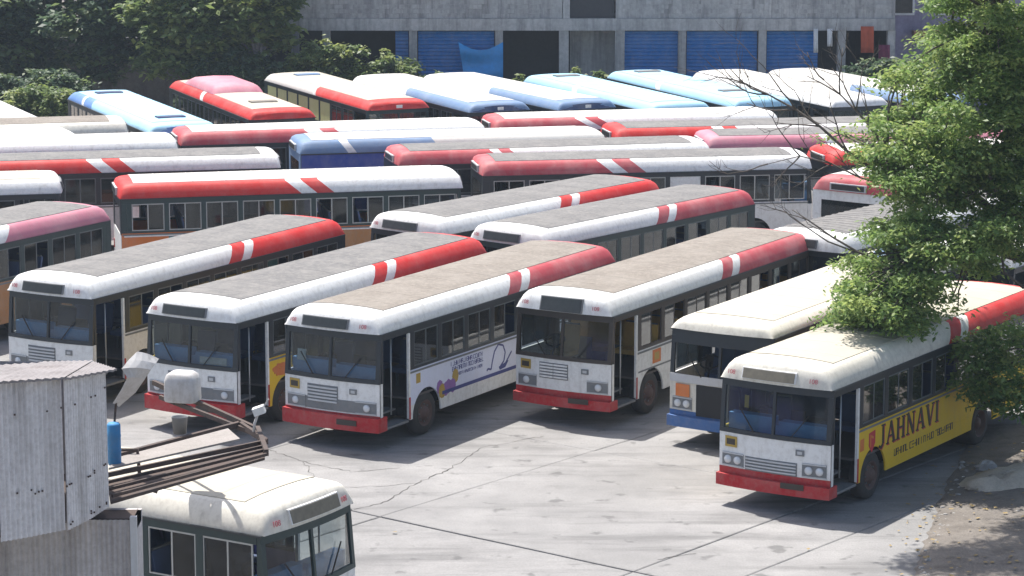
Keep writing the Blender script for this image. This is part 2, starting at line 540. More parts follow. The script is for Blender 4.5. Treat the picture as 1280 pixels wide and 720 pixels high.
def wpane_mesh(s):
    def make():
        b = MB(OX)
        a, c = (0.032, 1.148) if s > 0 else (-1.148, -0.032)
        strip(b, ZF + 0.052, 2.458, 0, a, c, off=-0.015, lean=0.09, thick=0.006)
        return b.mesh('windshield_pane', [M['wglass']])
    return cached(('wsp', s), make)

def bumper_mesh(mat, z0, z1):
    def make():
        b = MB(OX)
        strip(b, z0, z1, 0, -1.24, 1.24, off=0.10, thick=0.07)
        for s in (1, -1):
            b.box(0.098, -0.26, s * 1.215, s * 1.275, z0, z1, 0)
        b.box(0.06, 0.17, -0.5, -0.42, z0 + 0.1, z0 + 0.16, 1)
        return b.mesh('bumper', [M[mat], M['rubber']])
    return cached(('bumper', mat, z0, z1), make)

def grille_mesh(kind):
    def make():
        b = MB(OX)
        if kind == 'tata':
            strip(b, 1.05, 1.42, 1, -0.58, 0.18, off=0.006, thick=0.02)
            for k in range(5):
                z = 1.08 + k * 0.07
                strip(b, z, z + 0.036, 0, -0.56, -0.21, off=0.03, thick=0.025)
                strip(b, z, z + 0.036, 0, -0.19, 0.16, off=0.03, thick=0.025)
            return b.mesh('grille', [M['white'], M['grey']])
        if kind == 'modern':
            strip(b, 0.80, 1.08, 1, -0.62, 0.55, off=0.008, thick=0.02)
            for k in range(4):
                z = 0.83 + k * 0.065
                strip(b, z, z + 0.03, 0, -0.60, 0.53, off=0.03, thick=0.025)
            return b.mesh('grille', [M['silver'], M['grey']])
        strip(b, 0.98, 1.38, 1, -0.60, 0.22, off=0.006, thick=0.02)
        for k in range(5):
            z = 1.0 + k * 0.075
            strip(b, z, z + 0.038, 0, -0.58, 0.20, off=0.028, thick=0.025)
        return b.mesh('grille', [M['silver'], M['grey']])
    return cached(('grille', kind), make)

def headlamp_mesh(s, kind):
    """dark housing; the round lamps are its children"""
    def make():
        b = MB(OX)
        y0, y1 = sorted((s * 0.66, s * 1.17))
        z0, z1 = (0.82, 1.10)
        strip(b, z0, z1, 0, y0, y1, off=0.014, thick=0.03)
        for (a, c, e, g) in ((y0, y1, z1 - 0.025, z1), (y0, y1, z0, z0 + 0.025)):
            strip(b, e, g, 1, a, c, off=0.024, thick=0.01)
        return b.mesh('headlight', [M['grey'], M['silver']])
    return cached(('hl', s, kind), make)

def lamp_mesh():
    def make():
        b = MB()
        prof = [(0.0, 0.028), (0.04, 0.024), (0.066, 0.012), (0.074, 0.0), (0.084, 0.0), (0.084, -0.03)]
        seg = 14
        rows = [[(x, r * math.cos(2 * math.pi * k / seg), r * math.sin(2 * math.pi * k / seg)) for k in range(seg)] for r, x in prof]
        b.grid(rows, 0, True, lambda i, j: 0 if i < 3 else 1, True)
        return b.mesh('lens', [M['lamp'], M['silver']])
    return cached('lamp', make)

def wheel_mesh(dual):
    def make():
        b = MB()
        wd = 0.27 if not dual else 0.56
        p = [(0.30, 0.0), (0.42, 0.005), (0.485, -0.03), (0.50, -0.08), (0.50, -wd + 0.06), (0.47, -wd), (0.30, -wd)]
        b.lathe_y(p, (0, 0, 0), 24, 0)
        return b.mesh('wheel', [M['tyre']])
    return cached(('wheel', dual), make)

def rim_mesh(dual):
    def make():
        b = MB()
        if dual: p = [(0.305, 0.004), (0.28, -0.01), (0.25, -0.12), (0.14, -0.13), (0.12, -0.03), (0.0, -0.02)]
        else: p = [(0.305, 0.004), (0.27, -0.01), (0.25, -0.06), (0.17, -0.03), (0.13, 0.03), (0.10, 0.06), (0.0, 0.065)]
        b.lathe_y(p, (0, 0, 0), 20, 0)
        for k in range(8):
            a = 2 * math.pi * k / 8
            b.box(0.2 * math.cos(a) - 0.015, 0.2 * math.cos(a) + 0.015, -0.125 if dual else -0.05, -0.10 if dual else -0.015, 0.2 * math.sin(a) - 0.015, 0.2 * math.sin(a) + 0.015, 1)
        return b.mesh('rim', [M['rim'], M['darkalu']])
    return cached(('rim', dual), make)

def seat_mesh(mat, wd):
    def make():
        b = MB()
        b.box(-0.22, 0.22, -wd / 2, wd / 2, 0.36, 0.47, 0)
        b.add([(-0.24, -wd / 2, 0.45), (-0.17, -wd / 2, 0.45), (-0.30, -wd / 2, 1.02), (-0.36, -wd / 2, 1.02),
               (-0.24, wd / 2, 0.45), (-0.17, wd / 2, 0.45), (-0.30, wd / 2, 1.02), (-0.36, wd / 2, 1.02)],
              [(0, 1, 2, 3), (7, 6, 5, 4), (0, 4, 5, 1), (1, 5, 6, 2), (2, 6, 7, 3), (3, 7, 4, 0)], 0)
        b.box(-0.35, -0.30, -wd / 2 + 0.03, wd / 2 - 0.03, 1.03, 1.06, 1)
        for y in (-wd / 2 + 0.06, wd / 2 - 0.06): b.box(-0.03, 0.03, y - 0.02, y + 0.02, 0.0, 0.36, 1)
        return b.mesh('seat', [M[mat], M['darkalu']])
    return cached(('seat', mat, wd), make)

def simple(name, key, fn, mats):
    def make():
        b = MB(OX); fn(b)
        return b.mesh(name, mats)
    return cached((name,) + tuple(key), make)

def rear_mesh(main, lower):
    def fn(b):
        y = 1.248
        b.box(-L0, -L0 + 0.04, -y, y, 0.52, 1.55, 0)
        b.box(-L0, -L0 + 0.04, -y, -0.95, 1.552, ZD - 0.004, 1)
        b.box(-L0, -L0 + 0.04, 0.95, y, 1.552, ZD - 0.004, 1)
        b.box(-L0, -L0 + 0.04, -0.948, 0.948, 2.34, ZD - 0.004, 1)
        b.box(-L0 - 0.08, -L0 - 0.002, -1.24, 1.24, 0.48, 0.70, 2)
    return simple('rear_panel', (main, lower), fn, [M[main], M[lower], M['grey']])

def text_mesh(txt, size, mat):
    def make():
        c = bpy.data.curves.new('lettering', 'FONT')
        c.body = txt; c.size = size; c.extrude = 0.004; c.align_x = 'CENTER'; c.align_y = 'CENTER'
        o = bpy.data.objects.new('lettering', c); COL.objects.link(o)
        dg = bpy.context.evaluated_depsgraph_get()
        me = bpy.data.meshes.new_from_object(o.evaluated_get(dg))
        bpy.data.objects.remove(o)
        me.materials.clear(); me.materials.append(M[mat]); me.name = 'lettering'
        return me
    return cached(('text', txt, size, mat), make)

DEFAULT = dict(L=11.0, front='white', frontlow='bumper_red', roof='white', rear='red', cover='greyroof', ribs=1, hgt=1.0,
               split=(-5.55, -6.1, -6.5), slant=0.45, side='white', skirt='white', band='dark', frame='darkalu',
               lod=0, grille='leyland', bumper='bumper_red', bz=(0.44, 0.76), board=True, bmat='board', seat='seat',
               rearmat='white', rearlow='dark', marks=True, dash=True, bsize=(0.58, 0.19), by=-0.12, bz0=0.075, plate=True, door=True)

def bus(nose, heading, label, **kw):
    """front: where the middle of the bus nose stands on the ground; heading: where it points"""
    p = dict(DEFAULT); p.update(kw)
    a = R(heading)
    fwd = Vector((math.cos(a), math.sin(a), 0))
    ctr = Vector((nose[0], nose[1], 0)) - fwd * p['L'] / 2
    t = thing('bus', label, 'bus', ctr, a, 'buses parked in the depot yard')
    t.scale = (p['L'] / L0, 1, 1)
    near = p['lod'] == 0
    obj('roof', roof_mesh(p['roof'], p['rear'], p['hgt'], p['split'], p['slant']), t)
    if p['cover']: obj('roof_cover', cover_mesh(p['cover'], p['hgt'], p['ribs']), t)
    obj('side_panel', side_mesh(1, p['side'], p['skirt'], -1.24), t)
    obj('side_panel', side_mesh(-1, p['side'], p['skirt'], -0.14), t)
    obj('window_pillars', band_mesh(1, p['band'], -0.17), t)
    obj('window_pillars', band_mesh(-1, p['band'], -0.17), t)
    fr = obj('front_panel', front_mesh(p['front'], p['frontlow']), t)
    obj('windshield_frame', wframe_mesh(p['band']), t)
    for s in (1, -1):
        if p['grille'] != 'open': obj('windshield_pane', wpane_mesh(s), t)
    obj('bumper', bumper_mesh(p['bumper'], *p['bz']), t)
    # side windows
    wd, z0 = WP / 2 - 0.078, ZS + 0.064
    hd = 2.456 - z0
    for s in (1, -1):
        for i in range(NW):
            x = OX + WX0 - (i + 0.5) * WP
            if (s, i) in p.get('covered', ()):
                obj('window_cover', simple('window_cover', (s, p['covermat']), lambda b: (setattr(b, 'ox', 0), b.box(-wd, wd, -0.012, 0.012, 0, hd, 0)), [M[p['covermat']]]), t, (x, s * 1.225, z0))
                continue
            if near:
                f = obj('window', window_frame_mesh(s, p['frame'], wd, hd), t, (x, s * 1.225, z0))
                q = (i * 7 + int(abs(ctr.x * 13)) + (3 if s > 0 else 0)) % 5
                pw = wd - 0.03
                e = pw / 2 + 0.01
                obj('pane', pane_mesh(pw, hd), f, (e, s * 0.004, 0))
                obj('pane', pane_mesh(pw, hd), f, (-e if q not in (1, 4) else e * 0.8, -s * 0.006, 0))
            else:
                obj('window', far_window_mesh(s, p['frame'], wd, hd), t, (x, s * 1.225, z0))
    if near:      # driver's window behind the right corner pillar
        dw = obj('window', window_frame_mesh(-1, p['frame'], 0.52, hd), t, (OX - 0.77, -1.225, z0))
        obj('pane', pane_mesh(0.49, hd), dw, (0.255, -0.004, 0)); obj('pane', pane_mesh(0.49, hd), dw, (-0.255, 0.006, 0))
    # rear
    obj('rear_panel', rear_mesh(p['rearmat'], p['rearlow']), t)
    obj('rear_window', simple('rear_window', (), lambda b: b.box(-L0 + 0.012, -L0 + 0.02, -0.947, 0.947, 1.552, 2.338, 0), [M['glass']]), t)
    obj('rear_board', simple('rear_board', (), lambda b: (b.box(-L0 - 0.085, -L0 + 0.03, -0.62, 0.62, ZD + 0.03, ZD + 0.25, 0), b.box(-L0 - 0.095, -L0 - 0.087, -0.56, 0.56, ZD + 0.06, ZD + 0.22, 1)), [M['silver'], M['board']]), t)
    for s in (1, -1):
        obj('tail_light', simple('tail_light', (s,), lambda b: b.box(-L0 - 0.02, -L0 - 0.002, s * 1.0, s * 1.18, 0.85, 1.1, 0), [M['redlens']]), t)
    # wheels
    for k, xc in enumerate(WHEELS):
        for s in (1, -1):
            wv = obj('wheel', wheel_mesh(k == 1), t, (OX + xc, s * 1.20, 0.5), (0, 0, 0 if s > 0 else math.pi))
            obj('rim', rim_mesh(k == 1), wv)
    obj('chassis', simple('chassis', (), lambda b: (b.box(-0.25, -L0 + 0.2, -0.58, 0.58, 0.42, 0.93, 0), b.box(-3.0, -6.6, -1.15, 1.15, 0.55, 0.9, 0), b.box(-1.75, -2.15, -0.9, 0.9, 0.40, 0.6, 0), b.box(-7.3, -7.7, -0.62, 0.62, 0.35, 0.6, 0)), [M['rubber']]), t)
    obj('cabin_floor', simple('cabin_floor', (), lambda b: (b.box(-1.22, -L0 + 0.05, -1.19, 1.19, 0.94, 0.99, 0), b.box(-0.1, -1.218, -1.19, 0.55, 0.94, 0.99, 0)), [M['floor']]), t)
    # nose details
    if p['board']:
        hw, hh = p['bsize']
        zc = ZD + 0.045 * p['hgt'] + hh / 2
        def fb(b):
            n = 6
            for off, m, e in ((0.0, 1, 0.03), (0.014, 0, 0.0)):
                rows = []
                for z in (ZD + p['bz0'] - e * 0.5, ZD + p['bz0'] + hh + e * 0.5):
                    k = (z - ZD) / 0.34
                    rows.append([(bulge(p['by'] + hw * (2 * i / n - 1)) + 0.045 - 0.06 * k - 0.05 * k * k + off, p['by'] + (hw + e) * (2 * i / n - 1), z) for i in range(n + 1)])
                back = [[(x - 0.07, y, z) for x, y, z in r] for r in rows]
                b.grid([back[0], rows[0], rows[1], back[1]], m, False)
                for q in (0, -1): b.add([rows[0][q], rows[1][q], back[1][q], back[0][q]], [(0, 1, 2, 3)], m)
        obj('destination_board', simple('destination_board', (hw, hh, p['by'], p['bmat'], p['bz0']), fb, [M[p['bmat']], M['grey'] if p['bmat'] == 'board' else M['white']]), t)
    if near:
        if p['grille'] != 'open': obj('grille', grille_mesh(p['grille']), t)
        for s in (1, -1):
            h = obj('headlight', headlamp_mesh(s, p['grille']), t)
            for y in ((0.80, 1.03) if p['grille'] in ('modern', 'open') else (0.94,)):
                if p['grille'] == 'open' and s > 0: continue
                obj('lens', lamp_mesh(), h, (OX + bulge(y) + 0.03, s * y, 0.96))
        if p['grille'] == 'leyland':
            obj('lamp_band', simple('lamp_band', (), lambda b: strip(b, 0.83, 1.09, 0, -0.655, 0.655, off=0.01, thick=0.02), [M['grey']]), t)
        if p['plate']:
            obj('permit_plate', simple('permit_plate', (), lambda b: (strip(b, 1.22, 1.44, 0, -1.10, -0.82, off=0.02, thick=0.015), strip(b, 1.27, 1.39, 1, -1.06, -0.86, off=0.026, thick=0.008)), [M['ochre'], M['darkbrown']]), t)
        obj('number_plate', simple('number_plate', (), lambda b: strip(b, 0.56, 0.68, 0, 0.25, 0.75, off=0.125, thick=0.01), [M['darkbrown']]), t)
        obj('emblem', simple('emblem', (), lambda b: (strip(b, 1.24, 1.36, 0, 0.52, 0.70, off=0.02, thick=0.015), strip(b, 1.27, 1.33, 1, 0.56, 0.66, off=0.026, thick=0.01)), [M['grey'], M['silver']]), t)
        for s in (1, -1):
            obj('wiper', simple('wiper', (s,), lambda b: b.beam((bulge(0.5) + 0.035, s * 0.42, ZF + 0.05), (bulge(0.7) - 0.015, s * 0.78, ZF + 0.52), 0.02, 0.02), [M['rubber']]), t)
        if p['dash']:
            obj('dashboard', simple('dashboard', (), lambda b: (b.box(-0.14, -0.55, -1.1, 0.50, 1.0, 1.74, 0), b.box(-0.10, -0.34, -1.1, -0.10, 1.50, 1.90, 0), b.box(-0.10, -0.34, 0.04, 1.1, 1.50, 1.84, 0)), [M['dash']]), t)
        sw = MB
        obj('steering_wheel', simple('steering_wheel', (), lambda b: (b.tube([Vector((-0.72, -0.62, 1.78)) + Vector((math.cos(q) * 0.15, math.cos(q + math.pi / 2) * 0.24, math.cos(q) * -0.12 + 0.0)) for q in [2 * math.pi * k / 14 for k in range(15)]], 0.02, 5, 0), b.tube([(-0.5, -0.62, 1.2), (-0.72, -0.62, 1.78)], 0.025, 5, 0)), [M['rubber']]), t)
        obj('driver_seat', seat_mesh(p['seat'], 0.5), t, (OX - 1.15, -0.62, 1.0))
        for i in range(9):
            x = OX - 2.15 - i * 0.94
            obj('seat', seat_mesh(p['seat'], 0.88), t, (x, 0.72, 0.985))
            obj('seat', seat_mesh(p['seat'], 1.18), t, (x, -0.57, 0.985))
        obj('door_post', simple('door_post', (), lambda b: b.box(-1.175, -1.238, 1.205, 1.262, 0.52, 2.455, 0), [M['white']]), t)
        obj('door_step', simple('door_step', (p['bumper'],), lambda b: (b.box(-0.16, -1.2, 0.9, 1.24, 0.44, 0.49, 1), b.box(-0.16, -1.2, 0.56, 0.89, 0.68, 0.72, 1), b.box(-1.18, -1.235, 1.263, 1.272, 0.50, 1.0, 0)), [M[p['bumper']], M['grey']]), t)
        obj('handrail', simple('handrail', (), lambda b: b.tube([(-0.66, 1.12, 0.7), (-0.66, 1.12, 2.4)], 0.018, 6), [M['alu']]), t)
        obj('bulkhead', simple('bulkhead', (), lambda b: b.box(-1.55, -1.52, -1.15, -0.1, 1.0, 1.75, 0), [M['floor']]), t)
        if p['marks']:
            for s in (1, -1):
                if s == 1 and p['marks'] == 1: continue
                o = obj('fleet_number', text_mesh('108', 0.13, 'markred'), t)
                y = -0.98 if s < 0 else 0.86
                o.location = (OX + bulge(y) + 0.012, y, ZD + 0.15)
                o.rotation_euler = (R(90) - R(14), 0, R(90) + R(-8 if s > 0 else -0) - math.atan2(0.2 * y / HW, HW) * 0)
                sl = -0.2 * y / HW / HW
                o.rotation_euler = (R(76), 0, R(90) - math.atan(sl))
    return t

def left_print(t, name, fn, mats):
    """flat print on the left side; u runs from nose to tail, v is height"""
    b = MB(OX); fn(b)
    return obj(name, b.mesh(name, mats), t)

def lquad(b, u, v, m, lay=0):
    """polygon of (u, v) on the left side panel"""
    y0, y1 = 1.2505, 1.254 + 0.003 * lay
    b.prism([(-a, c) for a, c in zip(u, v)], y0, y1, m)

def lbar(b, u0, v0, u1, v1, wd, m, lay=0):
    d = Vector((u1 - u0, v1 - v0)); n = Vector((-d.y, d.x)).normalized() * wd / 2
    q = [(u0 + n.x, v0 + n.y), (u1 + n.x, v1 + n.y), (u1 - n.x, v1 - n.y), (u0 - n.x, v0 - n.y)]
    lquad(b, [a for a, _ in q], [c for _, c in q], m, lay)

SERIF = {  # strokes (x0,y0,x1,y1,width) in a unit-high cell, last number the advance
    'J': ([(0.40, 1.0, 0.40, 0.12, 0.17), (0.40, 0.12, 0.22, -0.04, 0.13), (0.22, -0.04, 0.04, 0.06, 0.12), (0.24, 0.97, 0.58, 0.97, 0.06)], 0.66),
    'A': ([(0.08, 0.0, 0.40, 1.0, 0.08), (0.40, 1.0, 0.70, 0.0, 0.19), (0.18, 0.34, 0.58, 0.34, 0.07), (-0.02, 0.03, 0.22, 0.03, 0.06), (0.54, 0.03, 0.86, 0.03, 0.06)], 0.86),
    'H': ([(0.15, 0.0, 0.15, 1.0, 0.18), (0.65, 0.0, 0.65, 1.0, 0.18), (0.15, 0.52, 0.65, 0.52, 0.08), (0.0, 0.03, 0.3, 0.03, 0.06), (0.0, 0.97, 0.3, 0.97, 0.06), (0.5, 0.03, 0.8, 0.03, 0.06), (0.5, 0.97, 0.8, 0.97, 0.06)], 0.88),
    'N': ([(0.14, 0.0, 0.14, 1.0, 0.08), (0.14, 1.0, 0.68, 0.0, 0.19), (0.68, 0.0, 0.68, 1.0, 0.08), (0.0, 0.03, 0.28, 0.03, 0.06), (-0.02, 0.97, 0.2, 0.97, 0.06), (0.54, 0.97, 0.82, 0.97, 0.06)], 0.90),
    'V': ([(0.12, 1.0, 0.42, 0.0, 0.19), (0.42, 0.0, 0.72, 1.0, 0.08), (-0.02, 0.97, 0.28, 0.97, 0.06), (0.58, 0.97, 0.84, 0.97, 0.06)], 0.86),
    'I': ([(0.18, 0.0, 0.18, 1.0, 0.18), (0.02, 0.03, 0.34, 0.03, 0.06), (0.02, 0.97, 0.34, 0.97, 0.06)], 0.40),
}

def lettering(b, word, u, v, h, m, lay, wide=1.0, slope=0.0):
    k = 0
    for ch in word:
        st, ad = SERIF[ch]
        for x0, y0, x1, y1, wd in st:
            lbar(b, u + x0 * h * wide, v + y0 * h + slope * u, u + x1 * h * wide, v + y1 * h + slope * u, wd * h, m, lay + (k % 4) * 0.18)
            k += 1
        u += ad * h * wide + 0.03

# --- front row, noses towards the camera
FR = 'front-row'
A_ = bus((-10.89, 62.91), -119.0, 'white bus with grey roof and red tail, leftmost in the front row behind the shed', cover='greyroof', rear='red', side='white', grille='leyland', marks=2, plate=False)
B_ = bus((-7.22, 59.98), -120.0, 'white bus with short yellow side panel, parked behind the steel frame with lamp', cover='greyroof', rear='red', side='yellow', skirt='yellow', marks=1, plate=False)
C_ = bus((-3.97, 58.65), -120.0, 'white bus with pale lavender advert and loop drawing on its side', cover='tanroof', rear='rose', side='lavender', skirt='white', marks=2)
D_ = bus((1.17, 60.77), -120.5, 'white bus with split windshield, slatted white grille and ochre seats', cover='tanroof', rear='rose', side='white', skirt='white', grille='tata', bz=(0.44, 0.66), band='darkbrown', seat='seatbrown', bsize=(0.52, 0.29), by=-0.02, bz0=0.03, frame='darkbrown', marks=2, dash=False)
E_ = bus((4.57, 58.25), -121.0, 'white flat roofed bus with blue bumper and orange front sticker', cover='creamroof', roof='cream', rear='cream', hgt=0.62, side='white', grille='open', bumper='deepblue', frontlow='deepblue', bz=(0.44, 0.68), front='cream', board=False, marks=0, dash=False, plate=False, split=(-5.5, -6, -6.5))
F_ = bus((5.26, 53.04), -123.0, 'white nosed bus with a yellow side reading JAHNAVI', cover='creamroof', roof='cream', rear='red', side='yellow', skirt='yellow', grille='modern', bz=(0.42, 0.66), bmat='boardtan', marks=2, frame='darkalu', band='dark')
G_ = bus((-3.27, 42.73), -31.5, 'cream roofed bus with violet side, partly hidden by the corrugated shed', cover='creamroof', roof='cream', rear='cream', side='violet', skirt='violet', frame='alu', band='darkgreen', bmat='boardtan', bsize=(0.66, 0.21), by=0.05, marks=2, L=10.6, hgt=1.0, dash=True)
# --- second row
H1 = bus((-17.6, 65.4), -119.5, 'bus with faded pink roof edge and brown side at the left edge', roof='pink', rear='pink', front='white', cover='greyroof', side='brown', skirt='brown', band='darkgreen', frame='darkalu')
H2 = bus((-2.9, 72.3), -128.5, 'grey roofed bus with bright red tail, black board nose behind the front row', cover='greyroof', rear='red', side='white', L=10.2, bz=(0.44, 0.8))
H3 = bus((-0.15, 70.4), -128.5, 'grey roofed bus with rose red tail and dark teal lower side', cover='greyroof', rear='rose', side='teal', skirt='teal', band='darkgreen', L=9.9)
H4 = bus((7.5, 69.5), -127.0, 'white bus with finely ribbed grey roof behind bare branches', cover='greyroof', ribs=2, rear='white', side='white', L=10.6)
P_ = bus((11.4, 67.2), -125.0, 'white roofed bus mostly hidden behind the leafy tree', cover='whiteroof', rear='white', side='white', lod=1)

# --- rows lying across the picture, noses to the right
def across(rear_near, heading, label, L=10.4, **kw):
    """placed by the drip corner of the tail on the side towards us"""
    a = R(heading)
    fwd, left = Vector((math.cos(a), math.sin(a))), Vector((-math.sin(a), math.cos(a)))
    f = Vector(rear_near) + left * HW + fwd * L
    kw.setdefault('lod', 1)
    return bus((f.x, f.y), heading, label, L=L, **kw)
def across_nose(front_near, heading, label, L=10.4, **kw):
    a = R(heading)
    left = Vector((-math.sin(a), math.cos(a)))
    f = Vector(front_near) + left * HW
    kw.setdefault('lod', 1)
    return bus((f.x, f.y), heading, label, L=L, **kw)

SP = (-4.2, -4.75, -5.25)
I1 = across((-11.4, 78.3), 13.0, 'red and white bus lying across, with orange and teal panels below its windows', cover='whiteroof', rear='red', side='orange', skirt='orange', band='darkgreen', frame='alu', split=SP, slant=0.5, lod=0, marks=0, L=10.2, rearmat='white')
I2 = across_nose((-7.3, 85.1), 12.0, 'long white bus with red tail stripe, second row up at the left edge', cover='greyroof', rear='red', split=(-4.8, -5.4, -5.9), slant=0.5)
I3 = across_nose((-13.3, 79.5), 12.5, 'plain cream roofed bus cut off by the left edge, just above the pink roof', cover='creamroof', rear='white')
I4 = across_nose((-11.0, 89.0), 13.5, 'dirty white roofed bus at the left edge in front of two cream roofs', cover='whiteroof', rear='white')
I5 = across_nose((-13.34, 93.9), 14.0, 'cream roofed bus with grey back edge below the pale blue bus', cover='tanroof', rear='cream', roof='cream')
J1 = across((-11.1, 90.6), 15.0, 'red and white bus lying across below the two red coaches', cover='whiteroof', rear='rose', split=(-5.0, -5.55, -6.1), slant=0.5, L=10.6)
J2 = across((-6.94, 88.4), 13.0, 'white roofed bus with a solid deep blue side at its tail', cover='whiteroof', roof='whiteroof', rear='steelblue', split=(-6.0, -9.0, -9.3), slant=0.3, side='blue', skirt='blue', rearmat='steelblue', rearlow='steelblue', covered=tuple((-1, i) for i in range(3, 8)), covermat='blue')
J3 = across((-3.6, 85.6), 13.5, 'grey topped bus with dull red tail edge beside the blue bus', cover='greyroof', rear='rose', split=(-6.6, -7.0, -7.3), slant=0.5)
J4 = across((-0.9, 83.2), 9.5, 'long white bus with rose tail and white lower side, tail board towards us', cover='greyroof', rear='rose', split=(-5.6, -6.2, -6.7), slant=0.5, lod=0, marks=0, frame='alu', covered=((-1, 2),), covermat='white', L=10.5)
J5 = across((-0.6, 94.4), 12.5, 'white bus with smooth red tail edge below the two dark blue nosed coaches', cover='whiteroof', rear='rose', split=(-6.3, -6.8, -7.2), slant=0.7)
J6 = across((3.53, 91.7), 11.0, 'white bus with bright red tail edge right of centre, board at its tail', cover='greyroof', rear='red', split=(-5.9, -6.4, -6.8), slant=0.6)
J7 = across((6.5, 89.6), 8.0, 'bus with pale pink roof edge running into the bare branches', cover='greyroof', rear='pink', roof='pink')
J9 = across((10.15, 85.6), 13.0, 'red tailed bus seen through the twigs at the right', cover='whiteroof', rear='red', split=(-8.4, -8.9, -9.3))
# a bus turned tail towards us behind the branches
q = atz(1016, 236, ZD)
a = R(52)
fwd = Vector((math.cos(a), math.sin(a), 0)); lf = Vector((-math.sin(a), math.cos(a), 0))
f = q - lf * HW + fwd * 10.4
N1 = bus((f.x, f.y), 52, 'white bus turned tail towards us with red and orange rear panel', L=10.4, rear='rose', cover='whiteroof', rearmat='red', rearlow='white', lod=1, split=(-7.9, -8.2, -8.6))

# --- far row of coaches, noses to the lower right
def far_bus(corner, label, heading=-66.5, L=12.0, **kw):
    """placed by the drip corner of the nose on its right side"""
    a = R(heading)
    left = Vector((-math.sin(a), math.cos(a)))
    f = Vector(corner) + left * HW
    d = dict(lod=1, L=L, board=False, slant=0.3, hgt=0.72)
    d.update(kw)
    return bus((f.x, f.y), heading, label, **d)
K0 = far_bus((-17.0, 91.0), 'white roofed bus corner at the left edge under the dark trees', cover='whiteroof', rear='white')
K1 = far_bus((-12.6, 93.9), 'pale blue coach with dark roof hatches, beside the dark trees', heading=-67.4, cover='skyblue', roof='skyblue', rear='midblue', front='midblue', split=(-7.5, -8.6, -8.9), side='white')
K2 = far_bus((-9.5, 98.0), 'red coach with a raised pink hump on its roof', heading=-69, cover='creamroof', roof='red', rear='red', front='red', side='red')
K3 = far_bus((-5.4, 101.0), 'coach with red nose, grey tail and yellow green side', heading=-66.3, cover='creamroof', roof='red', rear='whiteroof', front='red', side='yellow', split=(-5.2, -5.3, -5.5), band='darkgreen', covered=tuple((-1, i) for i in range(2, 8)), covermat='limecream')
K4 = far_bus((-1.6, 100.3), 'white coach with steel blue front half, left of the two blue nosed ones', heading=-65.5, cover='whiteroof', roof='steelblue', rear='white', front='navy', split=(-5.6, -6.2, -6.6))
K5 = far_bus((1.7, 101.0), 'white coach with steel blue front half, right of the two blue nosed ones', heading=-63.0, cover='whiteroof', roof='steelblue', rear='white', front='navy', split=(-5.2, -5.8, -6.2))
K6 = far_bus((5.15, 100.3), 'light sky blue coach with one dark roof hatch near the tarpaulin bay', heading=-67.0, cover='skyblue', roof='skyblue', rear='skyblue', front='skyblue', side='skyblue')
K7 = far_bus((8.35, 101.8), 'light sky blue coach with two roof hatches, in front of a blue shutter', heading=-68.5, cover='skyblue', roof='skyblue', rear='skyblue', front='skyblue', side='skyblue')
K8 = far_bus((12.0, 102.0), 'white roofed coach behind the fork of bare branches', heading=-68.0, cover='whiteroof', rear='white', front='steelblue')
K9 = far_bus((15.3, 102.6), 'white coach with steel blue nose behind the leafy tree', heading=-67.0, cover='whiteroof', roof='steelblue', rear='whiteroof', front='steelblue', split=(-4.5, -5.0, -5.5))

# roof hatches, hump, emblems on the far coaches
def hatch(t, x, y, ln, wd, mat, h=0.07):
    b = MB(OX)
    z = ZD + 0.455 * 0.72 - 0.01
    b.prism([(x + ln / 2, z), (x + ln / 2 - 0.05, z + h), (x - ln / 2 + 0.05, z + h), (x - ln / 2, z)], y - wd / 2, y + wd / 2, 0)
    return obj('roof_hatch', b.mesh('roof_hatch', [M[mat]]), t)
for t, xs, mt in ((K1, (-1.6, -9.6), 'navy'), (K2, (-2.4,), 'tanroof'), (K6, (-9.6,), 'grey'), (K7, (-9.8, -2.5), 'grey'), (K3, (-9.4,), 'steelblue')):
    for x in xs: hatch(t, x, 0.0, 0.5, 1.0, mt)
def hump(b):
    rows = []
    for x, k in ((-5.6, 0.0), (-5.75, 0.7), (-6.1, 1.0), (-8.9, 1.0), (-9.4, 0.6), (-9.6, 0.0)):
        rows.append([(x, y, ZD + 0.30 + 0.32 * k * h) for y, h in ((1.0, 0), (0.93, 0.7), (0.75, 1), (0, 1.1), (-0.75, 1), (-0.93, 0.7), (-1.0, 0))])
    b.grid(rows, 0, True)
b = MB(OX); hump(b); obj('roof_hump', b.mesh('roof_hump', [M['pink']]), K2)
for t in (K3, K4, K5):
    b = MB(OX); b.box(0.08, 0.10, -0.12, 0.12, ZD + 0.03, ZD + 0.16, 0)
    obj('emblem', b.mesh('emblem', [M['white']]), t)
for t, mt in ((K2, 'red'), (K3, 'red'), (K4, 'navy'), (K5, 'navy'), (K1, 'midblue')):
    b = MB(OX)
    rows = []
    for z, k in ((ZD + 0.0, 0.0), (ZD + 0.22, 0.85)):
        rows.append([(bulge(y) + 0.02 - 0.10 * k, y, z - 0.10 * (y / 1.0) ** 2 * (1 if k else 0)) for y in [-1.1 + 2.2 * i / 10 for i in range(11)]])
    b.grid(rows, 0, True)
    back = [[(x - 0.1, y, z) for x, y, z in r] for r in rows]
    b.grid([rows[1], back[1]], 0, True); b.grid([back[0], rows[0]], 0, True)
    obj('nose_band', b.mesh('nose_band', [M[mt]]), t)

